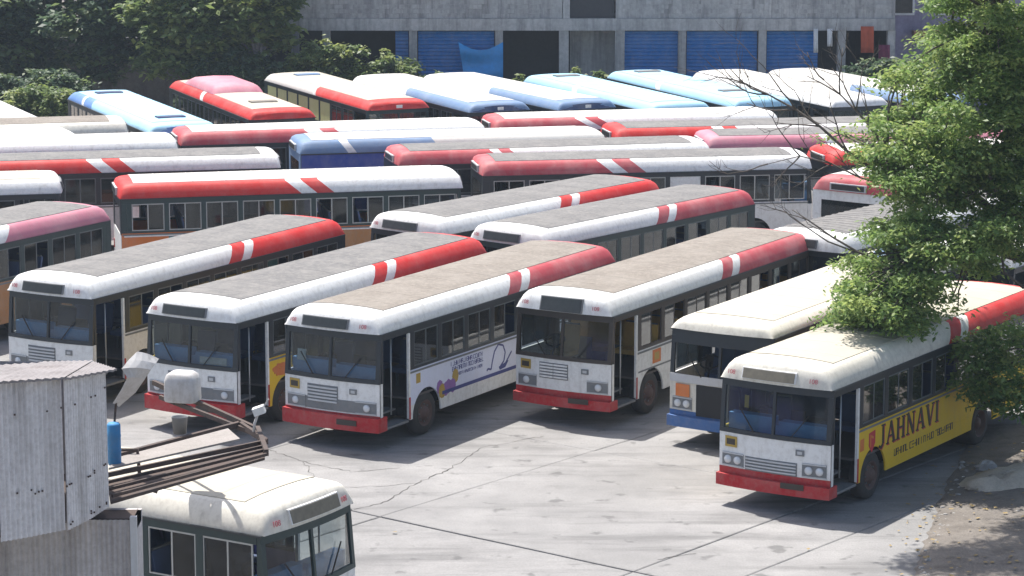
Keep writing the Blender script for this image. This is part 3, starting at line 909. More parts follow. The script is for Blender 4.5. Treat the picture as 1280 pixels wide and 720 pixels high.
# ------------------------------------------------------------------ prints and marks on single buses
def f_print(b):
    lettering(b, 'JAHNAVI', 2.22, 1.00, 0.46, 1, 0, 1.12)
    lettering(b, 'JAHNAVI', 2.18, 1.03, 0.46, 0, 2, 1.12)
left_print(F_, 'advert_lettering', f_print, [M['black'], M['inkred']])
def f_logo(b):
    lquad(b, [1.72, 2.02, 2.02, 1.87, 1.72], [1.42, 1.45, 1.18, 1.0, 1.15], 0)
    lbar(b, 1.80, 1.12, 1.80, 1.38, 0.05, 1, 1); lbar(b, 1.83, 1.34, 1.93, 1.30, 0.05, 1, 2)
left_print(F_, 'advert_logo', f_logo, [M['inkred'], M['orange']])
def glyphs(b, words, u, v, cw, ch, m, seed):
    """rows of small upright marks, too fine in the photograph to be read"""
    r = random.Random(seed)
    for n in words:
        for k in range(n):
            t = cw * 0.2
            a, c = u, u + cw * 0.72
            if r.random() < 0.85: lbar(b, a, v, a, v + ch, t, m, 0.1)
            if r.random() < 0.7: lbar(b, c, v, c, v + ch, t, m, 0.2)
            for q in (0.06, 0.5, 0.94):
                if r.random() < 0.5: lbar(b, a, v + ch * q, c, v + ch * q, t * 0.9, m, 0.3 + q * 0.2)
            u += cw
        u += cw * 0.6
def f_line2(b): glyphs(b, (6, 7, 3, 8), 2.95, 0.70, 0.115, 0.15, 0, 3)
left_print(F_, 'advert_small_print', f_line2, [M['darkbrown']])['kind'] = 'stuff'
def f_badge(b):
    lquad(b, [1.32, 1.50, 1.50, 1.32], [1.36, 1.37, 1.12, 1.11], 0)
left_print(F_, 'side_badge', f_badge, [M['orange']])
def b_print(b):
    r = random.Random(9)
    for k in range(9):
        u, v = 1.75 + r.uniform(-0.25, 0.35), 1.3 + r.uniform(-0.14, 0.14)
        lbar(b, u - 0.12, v, u + 0.12, v + r.uniform(-0.06, 0.08), 0.09, 0, r.random() * 2)
left_print(B_, 'advert_print', b_print, [M['orange']])
def c_print(b):
    r = random.Random(4)
    # people at the left, three lines of small print, the loop drawing, dark stripe below
    for k in range(7):
        u, v = 2.75 + r.uniform(-0.3, 0.5), 0.95 + r.uniform(-0.1, 0.25)
        n = 8
        lquad(b, [u + 0.14 * math.cos(2 * math.pi * i / n) for i in range(n)], [v + 0.17 * math.sin(2 * math.pi * i / n) for i in range(n)], 1 if k % 3 else 2, k * 0.12)
    glyphs(b, (4, 7, 5), 3.0, 1.38, 0.082, 0.10, 0, 5)
    glyphs(b, (8, 3, 5), 3.05, 1.25, 0.082, 0.10, 0, 6)
    glyphs(b, (5, 9, 4), 3.25, 1.12, 0.06, 0.07, 0, 7)
    loop = [(5.45, 0.98), (5.5, 1.02), (5.65, 0.98), (5.7, 1.15), (5.8, 1.38), (5.98, 1.52), (6.2, 1.46), (6.3, 1.28), (6.24, 1.08), (6.08, 0.98), (6.3, 1.0), (6.6, 1.25)]
    loop = [(u_ - 0.85, v_) for u_, v_ in loop]
    for i in range(len(loop) - 1): lbar(b, *loop[i], *loop[i + 1], 0.045, 0, 0.2 + 0.2 * (i % 2))
    lquad(b, [5.15, 5.6, 5.45, 5.2], [0.98, 1.06, 0.92, 0.9], 0, 1.4)
    lquad(b, [2.6, 6.88, 6.88, 2.6], [0.88, 0.88, 0.80, 0.80], 0, 1.8)
left_print(C_, 'advert_print', c_print, [M['inkblue'], M['inkpurple'], M['ochre']])
def c_badge(b): lquad(b, [1.5, 1.68, 1.68, 1.5], [1.48, 1.48, 1.26, 1.26], 0)
left_print(C_, 'side_badge', c_badge, [M['ochre']])
def d_badge(b):
    lquad(b, [2.0, 2.42, 2.42, 2.0], [1.50, 1.50, 1.18, 1.18], 0)
    lquad(b, [2.1, 2.32, 2.32, 2.1], [1.43, 1.43, 1.25, 1.25], 1, 1)
left_print(D_, 'side_badge', d_badge, [M['orange'], M['ochre']])
def d_stripe(b): lquad(b, [1.3, 6.9, 6.9, 1.3], [1.12, 1.12, 1.08, 1.08], 0)
left_print(D_, 'side_stripe', d_stripe, [M['grey']])
# orange sticker on E's nose, open engine bay
b = MB(OX); strip(b, 1.12, 1.40, 0, -1.08, -0.72, off=0.03, thick=0.012)
obj('front_sticker', b.mesh('front_sticker', [M['orange']]), E_)
b = MB(OX); strip(b, 0.72, 1.42, 0, -0.55, 1.20, off=0.02, thick=0.05)
obj('engine_bay', b.mesh('engine_bay', [M['rubber']]), E_)
b = MB(OX); strip(b, 2.30, 2.60, 0, -1.15, 1.15, off=0.02, lean=0.09, thick=0.02)  # dark strip painting the shade of the open gap under the roof
obj('roof_gap_shade', b.mesh('roof_gap_shade', [M['dark']]), E_)
b = MB(OX); strip(b, 1.44, 1.62, 0, -1.24, 1.24, off=0.03, thick=0.03)
obj('scuttle', b.mesh('scuttle', [M['silver']]), E_)
# patches on the right side of I1
b = MB(OX)
for u0, u1, mt in ((8.6, 9.5, 0), (7.4, 8.55, 1), (1.5, 7.3, 2)):
    b.box(-u0, -u1, -1.2505, -1.256, 0.95, 1.48, mt)
b.box(-0.4, -10.9, -1.257, -1.262, 1.49, 1.53, 3)
obj('advert_panel', b.mesh('advert_panel', [M['teal'], M['pink'], M['brown'], M['white']]), I1)
# small white print on the blue bus tail
b = MB(OX)
b2 = MB(OX); b2.box(-4.0, -10.95, -1.2505, -1.256, ZS + 0.01, 2.58, 0)
obj('blue_panel', b2.mesh('blue_panel', [M['blue']]), J2)
r = random.Random(5)
for k in range(10): b.box(-9.6 + k * 0.09, -9.65 + k * 0.09, -1.2565, -1.259, 1.88 + r.uniform(-0.03, 0.03), 2.06, 0)
obj('side_lettering', b.mesh('side_lettering', [M['lavender']]), J2)
# papers leaning in windshields
def dash_card(t, y0, y1, z0, z1, mat, name='windshield_card'):
    b = MB(OX); strip(b, z0, z1, 0, y0, y1, off=-0.06, lean=0.09, thick=0.006)
    obj(name, b.mesh(name, [M[mat]]), t)
dash_card(B_, 0.25, 0.95, 1.62, 1.78, 'white'); dash_card(F_, -0.72, -0.62, 2.05, 2.3, 'yellow')
dash_card(C_, -0.95, -0.70, 1.85, 2.1, 'white')

# ------------------------------------------------------------------ ground
M['soil'] = concrete('dusty_soil', (0.16, 0.14, 0.12), (0.26, 0.23, 0.20), (0.11, 0.10, 0.09), 1.4, 0.03)
M['yard'] = concrete('yard_concrete', (0.23, 0.225, 0.22), (0.33, 0.32, 0.31), (0.15, 0.145, 0.14), 1.0, 0.006, world=True)
M['slab'] = concrete('slab_concrete', (0.23, 0.225, 0.222), (0.36, 0.35, 0.342), (0.12, 0.118, 0.116), 0.9, 0.006, world=True)
b = MB(); b.add([(-400, -60, -0.09), (400, -60, -0.09), (400, 700, -0.09), (-400, 700, -0.09)], [(0, 1, 2, 3)], 0)
ground = tag(obj('ground', b.mesh('ground', [M['soil']])), 'dusty soil ground under and around the depot', kind='structure')
b = MB(); b.add([(-70, 20, -0.035), (60, 20, -0.035), (60, 113, -0.035), (-70, 113, -0.035)], [(0, 1, 2, 3)], 0)
yard = tag(obj('yard_pavement', b.mesh('yard_pavement', [M['yard']])), 'worn grey concrete yard under the parked buses', kind='structure')
U = Vector((math.cos(R(-38.6)), math.sin(R(-38.6)))); V = Vector((-U.y, U.x))
us = [-54.5, -47.2, -40.6, -34.9, -28.65, -26.85, -19.5]
vs = [27.4, 39.5, 46.6, 54.0]
rs = random.Random(11)
for i in range(len(us) - 1):
    for j in range(len(vs) - 1):
        g = 0.007 + rs.random() * 0.006
        gv = 0.032 if abs(vs[j] - 39.5) < 0.1 else 0.006
        gt = 0.032 if abs(vs[j + 1] - 39.5) < 0.1 else 0.006
        c = U * (us[i] + us[i + 1]) / 2 + V * (vs[j] + vs[j + 1]) / 2
        hu, h0, h1 = (us[i + 1] - us[i]) / 2 - g, (vs[j + 1] - vs[j]) / 2 - gv, (vs[j + 1] - vs[j]) / 2 - gt
        b = MB()
        e = 0.02
        # edges nibbled a little unevenly, with a worn arris
        ring = []
        for k in range(10): ring.append((-hu + 2 * hu * k / 10, -h0 + rs.uniform(-0.006, 0.006)))
        for k in range(10): ring.append((hu + rs.uniform(-0.008, 0.008), -h0 + (h0 + h1) * k / 10))
        for k in range(10): ring.append((hu - 2 * hu * k / 10, h1 + rs.uniform(-0.006, 0.006)))
        for k in range(10): ring.append((-hu + rs.uniform(-0.008, 0.008), h1 - (h0 + h1) * k / 10))
        n = len(ring)
        lo = [(x, y, -0.034) for x, y in ring]; md = [(x, y, -0.012) for x, y in ring]
        tp = [(x * (1 - e / hu), y * (1 - e / h1), 0.0) for x, y in ring]
        b.grid([lo, md, tp], 0, False, None, True)
        b.add(tp, [list(range(n))], 0)
        o = obj('concrete_slab', b.mesh('concrete_slab', [M['slab']]), yard, (c.x, c.y, rs.uniform(-0.006, 0.002)), (rs.uniform(-0.0008, 0.0008), rs.uniform(-0.0008, 0.0008), R(-38.6)))

# wandering cracks filled with dirt
M['crack'] = plain('crack_dirt', (0.05, 0.045, 0.04), 0.95)
def crack(pts, wd, seed):
    r = random.Random(seed)
    P = [atz(x, y, 0.0) for x, y in pts]
    fine = []
    for i in range(len(P) - 1):
        n = max(2, int((P[i + 1] - P[i]).length / 0.14))
        for k in range(n):
            q = P[i].lerp(P[i + 1], k / n); fine.append(q + Vector((r.uniform(-0.05, 0.05), r.uniform(-0.05, 0.05), 0)))
    fine.append(P[-1])
    rows = []
    for i, q in enumerate(fine):
        d = (fine[min(i + 1, len(fine) - 1)] - fine[max(i - 1, 0)]).normalized()
        s = Vector((-d.y, d.x, 0)) * wd * r.uniform(0.3, 1.0)
        rows.append([(q.x - s.x, q.y - s.y, 0.003), (q.x + s.x, q.y + s.y, 0.003)])
    return rows
b = MB()
for k, (pts, wd) in enumerate((([(440, 637), (480, 628), (520, 604), (560, 588)], 0.018), ([(330, 560), (380, 577), (440, 590), (500, 585)], 0.016),
                               ([(400, 610), (470, 608), (520, 604)], 0.012), ([(560, 588), (600, 560), (680, 545)], 0.013),
                               ([(380, 577), (400, 610), (440, 637)], 0.013), ([(330, 590), (365, 600), (400, 610)], 0.016), ([(820, 700), (870, 692)], 0.02))):
    b.grid(crack(pts, wd * 0.65, k), 0, False)
tag(obj('pavement_cracks', b.mesh('pavement_cracks', [M['crack']])), 'dirt filled cracks in the concrete yard', kind='stuff')

# dark oil stains as thin films with ragged outlines
M['oil'] = concrete('oil_stain', (0.13, 0.125, 0.12), (0.20, 0.19, 0.185), (0.09, 0.085, 0.08), 2.0, 0.004)

# dirt verge bottom right
def verge():
    b = MB()
    edge = [(10.6, 60.5), (9.6, 57.0), (8.72, 53.8), (8.1, 51.4), (7.4, 48.5), (6.2, 44.0), (5.0, 40.0)]
    r = random.Random(2)
    pts = []
    for i in range(len(edge) - 1):
        for k in range(14):
            t = k / 14
            pts.append((edge[i][0] + (edge[i + 1][0] - edge[i][0]) * t + r.uniform(-0.06, 0.06), edge[i][1] + (edge[i + 1][1] - edge[i][1]) * t))
    rows = []
    for x, y in pts:
        row = [(x, y, 0.006)]
        for k in range(1, 46):
            d = 0.16 * k * (1 + k / 60)
            row.append((x + d, y + 0.05 * math.sin(k), 0.012 + min(0.06, d * 0.08) + r.uniform(0, 0.035)))
        rows.append(row)
    b.grid(rows, 0, True)
    return b
M['verge'] = concrete('trodden_dirt', (0.13, 0.112, 0.095), (0.27, 0.24, 0.21), (0.075, 0.065, 0.058), 3.5, 0.04)
tag(obj('dirt_verge', verge().mesh('dirt_verge', [M['verge']])), 'bare dirt verge beside the concrete', kind='structure')
M['stone'] = concrete('pebble_stone', (0.25, 0.24, 0.23), (0.5, 0.48, 0.45), (0.16, 0.15, 0.14), 5, 0.01)
def lump(b, c, rx, ry, rz, r, m=0, nu=7, nv=4):
    rows = []
    ph = r.uniform(0, 6)
    for i in range(nv + 1):
        a = math.pi / 2 * i / nv
        row = []
        for k in range(nu):
            q = 2 * math.pi * k / nu + ph
            s = r.uniform(0.8, 1.15)
            row.append((c[0] + rx * math.cos(a) * math.cos(q) * s, c[1] + ry * math.cos(a) * math.sin(q) * s, c[2] + rz * math.sin(a) * (s if i < nv else 1)))
        rows.append(row)
    b.grid(rows, m, False, None, True)
b = MB(); r = random.Random(8)
for k in range(900):
    t = r.random(); y = 46 + 11 * t
    x = 7.0 + (y - 47) * 0.26 + abs(r.gauss(0, 1.6)) + 0.05
    s = min(0.12, abs(r.gauss(0.02, 0.022)) + 0.012)
    lump(b, (x, y, 0.03), s, s * r.uniform(0.6, 1), s * 0.6, r, 0, 5, 2)
tag(obj('gravel', b.mesh('gravel', [M['stone']])), 'loose stones scattered on the dirt verge', kind='stuff')
M['litterwhite'] = plain('white_litter', (0.75, 0.75, 0.72), 0.6)
M['dryleaf'] = plain('dry_leaf', (0.28, 0.2, 0.08), 0.7, var=0.5)
b = MB()
for k in range(420):
    y = 45 + 14 * r.random(); x = 6.4 + (y - 45) * 0.26 + r.uniform(-0.6, 4.0)
    if r.random() < 0.03: x, y = r.uniform(-4, 7), r.uniform(47, 56)
    s = r.uniform(0.02, 0.06); q = r.uniform(0, 6.28)
    z = 0.02 if x < 7.2 + (y - 48) * 0.26 else 0.11
    b.add([(x + s * math.cos(q + k_), y + s * math.sin(q + k_), z + r.uniform(0, 0.02)) for k_ in (0, 1.3, 3.1, 4.4)], [(0, 1, 2, 3)], 1 if r.random() < 0.02 else 0)
tag(obj('litter', b.mesh('litter', [M['dryleaf'], M['litterwhite']])), 'dry leaves and paper scraps lying on the ground', kind='stuff')
# sand heap
M['sand'] = concrete('sand_heap', (0.46, 0.40, 0.32), (0.60, 0.53, 0.43), (0.24, 0.2, 0.16), 4, 0.03)
b = MB(); r = random.Random(21)
lump(b, (0, 0, -0.02), 1.5, 0.8, 0.28, r, 0, 22, 6)
lump(b, (-1.05, -0.1, 0), 0.5, 0.4, 0.26, r, 0, 14, 5); lump(b, (0.7, -0.45, 0), 0.7, 0.4, 0.25, r, 0, 16, 5)
me = b.mesh('sand_heap', [M['sand']]); me.polygons.foreach_set('use_smooth', [True] * len(me.polygons))
p = atz(1275, 603, 0)
tag(obj('sand_heap', me, None, (p.x, p.y, 0.03), (0, 0, 0.6)), 'low pale sand heap on the dirt at the right edge', 'heap')
b = MB(); lump(b, (0, 0, 0), 0.26, 0.2, 0.2, r, 0, 9, 4)
p = atz(1233, 590, 0)
tag(obj('rock', b.mesh('rock', [M['stone']]), None, (p.x, p.y, 0.05)), 'small grey rock beside the sand heap', 'rock')

# ------------------------------------------------------------------ building at the back
YB = 118.0
M['bconc'] = concrete('grey_weathered_concrete', (0.38, 0.38, 0.385), (0.54, 0.535, 0.525), (0.2, 0.2, 0.205), 0.8, 0.02, 0.75, 6)
M['bblock'] = concrete('grey_block_wall', (0.33, 0.33, 0.335), (0.54, 0.535, 0.525), (0.19, 0.19, 0.195), 1.0, 0.03, 0.8, 5)
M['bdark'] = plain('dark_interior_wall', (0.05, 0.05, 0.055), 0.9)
M['shutter'] = paint('blue_shutter_paint', (0.01, 0.15, 0.44), dirt=0.2)
M['tarp'] = plain('blue_tarpaulin', (0.02, 0.26, 0.62), 0.35, var=0.25)
bl = thing('concrete_building', 'unfinished grey concrete building with blue roller shutters at the back of the yard', 'building', (3, YB, 0))
def bpart(name, b, mats):
    me = b.mesh(name, mats); 
    o = obj(name, me, bl); o.location = (-3, -YB, 0)
    return o
X = lambda px: (px - 640) / F_PX * (YB + 1.5)
z_beam = at(640, 38, YB).z; z_top = at(640, 23, YB).z
cols = [372, 411, 518, 624, 704, 773, 850, 949, 1047, 1108]
for px in cols:
    hw = 0.17 if px not in (704, 773) else 0.21
    b = MB(); b.box(X(px) - hw, X(px) + hw, YB - 0.06, YB + 0.4, 0, z_beam - 0.003, 0)
    bpart('column', b, [M['bconc']])
b = MB(); b.box(X(330), X(1112), YB - 0.12, YB + 0.45, z_beam, z_top, 0); bpart('beam', b, [M['bconc']])
zt = z_top
bays = [(330, 704), (704, 773), (773, 955), (955, 1112)]
for a, c in ((330, 702), (776, 953), (957, 1112)):
    b = MB(); b.box(X(a), X(c), YB + 0.0, YB + 0.22, zt + 0.003, 8.4, 0); bpart('wall', b, [M['bblock']])
for px in (707, 772, 955):
    b = MB(); b.box(X(px) - 0.15, X(px) + 0.15, YB - 0.04, YB + 0.3, zt + 0.003, 8.4, 0); bpart('column', b, [M['bconc']])
# block courses picked out in relief: one joined part, too fine to tell apart
b = MB()
r = random.Random(31)
z = zt + 0.02
row = 0
while z < 8.2:
    for a, c in ((330, 702), (776, 953), (957, 1112)):
        x = X(a) + (0.2 if row % 2 else 0)
        while x < X(c) - 0.4:
            if r.random() < 0.55:
                d = r.uniform(0.004, 0.02)
                b.box(x + 0.01, x + 0.39, YB - d, YB - 0.0005, z, z + 0.18, 0)
            x += 0.4
    z += 0.2; row += 1
o = bpart('block_courses', b, [M['bblock']]); o['kind'] = 'stuff'
b = MB(); b.box(X(330), X(1112), YB + 0.5, YB + 12, zt - 0.05, zt + 0.2, 0); bpart('floor_slab', b, [M['bconc']])
b = MB(); b.box(X(330), X(1112), YB - 0.3, YB + 12.3, 8.41, 8.65, 0); bpart('roof', b, [M['bconc']])
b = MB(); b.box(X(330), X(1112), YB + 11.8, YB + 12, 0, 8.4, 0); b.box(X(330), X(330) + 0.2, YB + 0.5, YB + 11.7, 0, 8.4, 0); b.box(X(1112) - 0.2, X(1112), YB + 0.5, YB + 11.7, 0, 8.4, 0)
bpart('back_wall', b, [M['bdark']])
b = MB(); b.box(X(704) + 0.25, X(773) - 0.25, YB + 0.1, YB + 0.16, zt + 0.003, zt + 1.4, 0); bpart('opening_shade', b, [M['bdark']])  # panel coloured near black to give the window opening its shade
def shutter(a, c, z0=0.0):
    b = MB()
    n = 26
    zs_ = [z0 + (z_beam - z0) * i / n for i in range(n + 1)]
    rows = []
    for i in range(n):
        h = (z_beam - 0.01 - z0) / n
        za = z0 + h * i
        rows += [[(a, YB + 0.22, za), (c, YB + 0.22, za)], [(a, YB + 0.18, za + h * 0.25), (c, YB + 0.18, za + h * 0.25)], [(a, YB + 0.18, za + h * 0.7), (c, YB + 0.18, za + h * 0.7)]]
    b.grid(rows, 0, False)
    return bpart('roller_shutter', b, [M['shutter']])
for a, c in ((524, 618), (778, 845), (856, 943), (955, 1018)):
    shutter(X(a), X(c))
shutter(X(496), X(512), 0)
# back walls inside the open bays
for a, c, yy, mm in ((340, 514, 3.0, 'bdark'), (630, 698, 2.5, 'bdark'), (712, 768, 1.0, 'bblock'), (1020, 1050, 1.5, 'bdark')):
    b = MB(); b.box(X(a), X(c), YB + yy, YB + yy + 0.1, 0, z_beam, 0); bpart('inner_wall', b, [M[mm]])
# tarpaulin hung across a bay
b = MB()
rows = []
p0, p1 = (574, 54), (629, 57)
for i in range(15):
    t = i / 14
    row = []
    for j in range(10):
        s = j / 9
        sag = 0.35 * math.sin(math.pi * t) * (1 - s)
        x = X(574 + 55 * t) + (0.25 * s * (1 - t))
        zt_ = at(600, 52, YB).z - sag
        row.append((x, YB - 0.25 - 0.06 * math.sin(5 * t + 6 * s) - 0.05 * math.sin(9 * s), zt_ - 1.6 * s))
    rows.append(row)
b.grid(rows, 0, True)
tag(obj('tarpaulin', b.mesh('tarpaulin', [M['tarp']])), 'bright blue tarpaulin hung in front of a dark bay', 'tarpaulin')
# cloths and drums near the right end of the building
M['clothwhite'] = plain('white_cloth', (0.72, 0.73, 0.75), 0.8); M['clothred'] = plain('rust_red_cloth', (0.42, 0.08, 0.035), 0.8); M['clothmaroon'] = plain('maroon_cloth', (0.16, 0.02, 0.06), 0.8)
def cloth(px0, px1, py0, py1, mat, label, Y=YB - 0.5):
    b = MB(); rows = []
    for i in range(5):
        rows.append([at(px0 + (px1 - px0) * j / 6, py0 + (py1 - py0) * i / 4, Y + 0.05 * math.sin(j * 2.1)) for j in range(7)])
    b.grid(rows, 0, True)
    o = obj('hanging_cloth', b.mesh('hanging_cloth', [M[mat]]))
    sm = o.modifiers.new('thickness', 'SOLIDIFY'); sm.thickness = 0.02
    return tag(o, label, 'cloth', 'cloths hanging by the building')
cloth(1017, 1022, 36, 66, 'clothwhite', 'narrow white cloth hanging right beside the last blue shutter')
cloth(1034, 1040, 36, 58, 'clothwhite', 'short white cloth hanging beside the grey corner column')
cloth(1076, 1092, 33, 66, 'clothred', 'rust red cloth hanging at the right end of the building')
cloth(1098, 1112, 56, 88, 'clothmaroon', 'dark maroon cloth hanging low beyond the rust red one')

# lavender house further right
M['lav'] = concrete('lavender_plaster', (0.30, 0.27, 0.40), (0.42, 0.39, 0.52), (0.2, 0.18, 0.26), 1, 0.01, 0.5, 6)
hs = thing('house', 'lavender plastered house behind the leafy tree', 'house', (19.5, 128, 0))
def hpart(name, b, mats):
    o = obj(name, b.mesh(name, mats), hs); o.location = (-19.5, -128, 0); return o
b = MB(); b.box(16.6, 30, 126, 134, 0, 9.5, 0); hpart('wall', b, [M['lav']])
b = MB(); b.box(16.3, 30.3, 125.6, 134.3, 9.503, 9.8, 0); hpart('roof', b, [M['bconc']])
for x in (17.6, 19.6, 21.8, 24.0):
    b = MB(); b.box(x, x + 1.0, 125.94, 125.997, 4.2, 5.7, 0); o = hpart('window', b, [M['clothwhite']])
    b = MB(); b.box(x + 0.1, x + 0.9, 125.92, 125.938, 4.3, 5.6, 0)
    o2 = obj('pane', b.mesh('pane', [M['glass']]), o)
b = MB(); b.box(18.5, 21.5, 125.2, 125.99, 3.3, 3.5, 0); hpart('ledge', b, [M['brown']])

# ------------------------------------------------------------------ foliage
M['leafsun'] = leaf_mat('feathery_leaf', (0.10, 0.19, 0.06), (0.23, 0.34, 0.10), (0.42, 0.49, 0.16))
M['leafdark'] = leaf_mat('dark_leaf', (0.05, 0.09, 0.065), (0.10, 0.16, 0.085), (0.20, 0.26, 0.09))
M['leafshrub'] = leaf_mat('shrub_leaf', (0.08, 0.13, 0.055), (0.18, 0.25, 0.08), (0.34, 0.38, 0.12))
M['bark'] = concrete('grey_brown_bark', (0.09, 0.075, 0.065), (0.17, 0.145, 0.125), (0.06, 0.05, 0.045), 3, 0.04, 0.4, 18)
M['palebark'] = concrete('pale_grey_bark', (0.22, 0.21, 0.21), (0.34, 0.33, 0.33), (0.15, 0.14, 0.14), 3, 0.03, 0.4, 12)

def leaves(name, clumps, per, size, mat, parent, seed, aspect=0.45, droop=0.3, smin=0.0, zsp=0.10, sag=0.0, tilt=0.45):
    """many small bent leaves in clumps; clumps are (x, y, z, radius, squash)"""
    g = np.random.default_rng(seed)
    C, T, SZ = [], [], []
    for x, y, z, rr, sq in clumps:
        n = int(per * rr * rr)
        # sub-twigs: leaves gather on short sprays, leaving gaps between them
        ns = max(4, int(n / 26))
        d = g.normal(size=(ns, 3)); d /= np.linalg.norm(d, axis=1)[:, None]
        rad = rr * (0.35 + 0.75 * g.random(ns) ** 0.6)
        sp = d * rad[:, None] * np.array([1, 1, sq])
        k = g.integers(0, ns, n)
        q = sp[k] + g.normal(size=(n, 3)) * np.array([0.20, 0.20, zsp]) * min(1.3, max(smin, rr * 0.9))
        q[:, 2] -= sag * (q[:, 0] ** 2 + q[:, 1] ** 2)
        C.append(q + np.array([x, y, z]))
        spray_tone = g.random(ns) * 0.75
        T.append(np.clip(spray_tone[k] + g.random(n) * 0.3 + 0.18 * sp[k][:, 2] / rr, 0, 1))
        SZ.append(size * (0.6 + 0.8 * g.random(n)))
    C, T, SZ = np.concatenate(C), np.concatenate(T), np.concatenate(SZ)
    n = len(C)
    a = g.random(n) * 2 * np.pi
    dirv = np.stack([np.cos(a), np.sin(a), g.normal(size=n) * 0.35 - droop], 1)
    dirv /= np.linalg.norm(dirv, axis=1)[:, None]
    nn = np.stack([g.normal(size=n) * tilt, g.normal(size=n) * tilt, np.ones(n)], 1)
    sd = np.cross(nn, dirv); sd /= np.linalg.norm(sd, axis=1)[:, None]
    up = np.cross(dirv, sd)
    L_ = SZ[:, None]; W_ = (SZ * aspect)[:, None]
    p0 = C; p1 = C + dirv * L_ * 0.45 + sd * W_ * 0.5 + up * L_ * 0.06
    p2 = C + dirv * L_; p3 = C + dirv * L_ * 0.45 - sd * W_ * 0.5 + up * L_ * 0.06
    vs_ = np.stack([p0, p1, p2, p3], 1).reshape(-1, 3)
    me = bpy.data.meshes.new(name)
    me.vertices.add(4 * n); me.vertices.foreach_set('co', vs_.ravel().astype(np.float32))
    me.loops.add(4 * n); me.loops.foreach_set('vertex_index', np.arange(4 * n, dtype=np.int32))
    me.polygons.add(n); me.polygons.foreach_set('loop_start', np.arange(0, 4 * n, 4, dtype=np.int32))
    me.polygons.foreach_set('loop_total', np.full(n, 4, np.int32))
    at_ = me.attributes.new('tone', 'FLOAT', 'FACE'); at_.data.foreach_set('value', T.astype(np.float32))
    me.materials.append(mat)
    me.update(calc_edges=True); me.validate()
    o = obj(name, me, parent)
    return o

def limb(b, a, c, r0, r1, r, sag=0.0, n=6, wob=0.12):
    a, c = Vector(a), Vector(c)
    ln = (c - a).length
    pts = []
    for i in range(n + 1):
        t = i / n
        q = a.lerp(c, t) + Vector((0, 0, sag * ln * math.sin(math.pi * t)))
        if 0 < i < n: q += Vector([r.uniform(-wob, wob) * ln * 0.35 for _ in range(3)])
        pts.append(q)
    b.tube(pts, [r0 + (r1 - r0) * i / n for i in range(n + 1)], 6)
    return pts

def twigs(b, a, d, ln, rad, depth, r):
    """bare forking twig"""
    d = d.normalized()
    pts, q = [a], a
    n = 5
    for i in range(n):
        d = (d + Vector((r.uniform(-0.22, 0.22), r.uniform(-0.22, 0.22), r.uniform(-0.12, 0.22)))).normalized()
        q = q + d * ln / n
        pts.append(q)
    b.tube(pts, [rad * (1 - 0.55 * i / n) for i in range(n + 1)], 5)
    if depth > 0:
        for k in range(r.choice((2, 3))):
            s = pts[r.choice((2, 3, 4, 5))]
            e = d.cross(Vector((r.uniform(-1, 1), r.uniform(-1, 1), r.uniform(-1, 1)))).normalized()
            twigs(b, s, d + e * r.uniform(0.45, 0.9), ln * r.uniform(0.5, 0.75), rad * 0.5, depth - 1, r)

# --- the leafy tree at the right: trunk stands outside the frame beside the yellow bus
tr = thing('leafy_tree', 'bright green feathery tree with bare twigs at the right edge', 'tree', (12.6, 57.5, 0))
TL = Vector((12.6, 57.5, 0))
px_clumps = [  # photo x, y, distance, radius (photo px)
    (1215, 20, 59, 50), (1262, 45, 57, 52), (1180, 55, 60, 26), (1225, 85, 58, 48), (1140, 98, 59, 30), (1175, 112, 58, 40), (1255, 120, 57, 50),
    (1125, 150, 58, 40), (1180, 165, 57, 46), (1235, 180, 57, 48), (1110, 190, 58, 34), (1045, 166, 59, 15), (1150, 205, 57, 44), (1205, 220, 57, 44), (1262, 215, 57, 40),
    (1120, 235, 58, 30), (1170, 258, 57, 46), (1225, 285, 56, 40), (1130, 285, 57, 42), (1180, 305, 56, 44), (1115, 320, 57, 40), (1150, 335, 56, 40), (1085, 335, 57, 26),
    (1078, 372, 57, 34), (1095, 350, 56.5, 34), (1060, 392, 57, 26), (1130, 385, 56.5, 34), (1095, 420, 56.5, 24), (1060, 422, 57, 18), (1110, 370, 56, 36), (1150, 372, 56, 34), (1072, 408, 57, 24), (1110, 405, 56, 26), (1143, 402, 56, 18), (1240, 315, 57, 26), (1270, 270, 57, 30), (1275, 175, 57, 36), (1275, 90, 57, 36), (1270, 225, 57, 34), (1245, 290, 57, 30), (1215, 330, 57, 28), (1275, 320, 57, 26), (1195, 380, 57, 14),
]
low = [(1225, 440, 57, 32), (1262, 425, 57, 34), (1255, 470, 57, 38), (1215, 475, 57, 26), (1270, 505, 56.5, 26), (1230, 498, 57, 20), (1195, 440, 57.5, 16)]
def to_clumps(lst, sq, sc=1.0):
    out = []
    for x, y, d, rp in lst:
        q = at(x, y, d) - TL
        out.append((q.x, q.y, q.z, rp * d / F_PX * sc, sq))
    return out
rc = random.Random(41)
fine_ = []
for x, y, d, rp in px_clumps:          # each mass is broken into smaller drooping sprays
    for k in range(10 if rp > 25 else 3):
        a_, q_ = rc.uniform(0, 6.28), math.sqrt(rc.random())
        fine_.append((x + math.cos(a_) * q_ * rp * 0.95, y + math.sin(a_) * q_ * rp * 0.8, d + rc.uniform(-1.0, 1.0), rp * rc.uniform(0.30, 0.52)))
holes = [(1240, 252, 15), (1198, 342, 20), (1085, 255, 24), (1265, 328, 20), (1205, 140, 14), (1130, 120, 14), (1160, 300, 12), (1225, 210, 13)]
fine_ = [c_ for c_ in fine_ if not any(math.hypot(c_[0] - hx, c_[1] - hy) < hr for hx, hy, hr in holes)]
cl = to_clumps(fine_, 0.42)
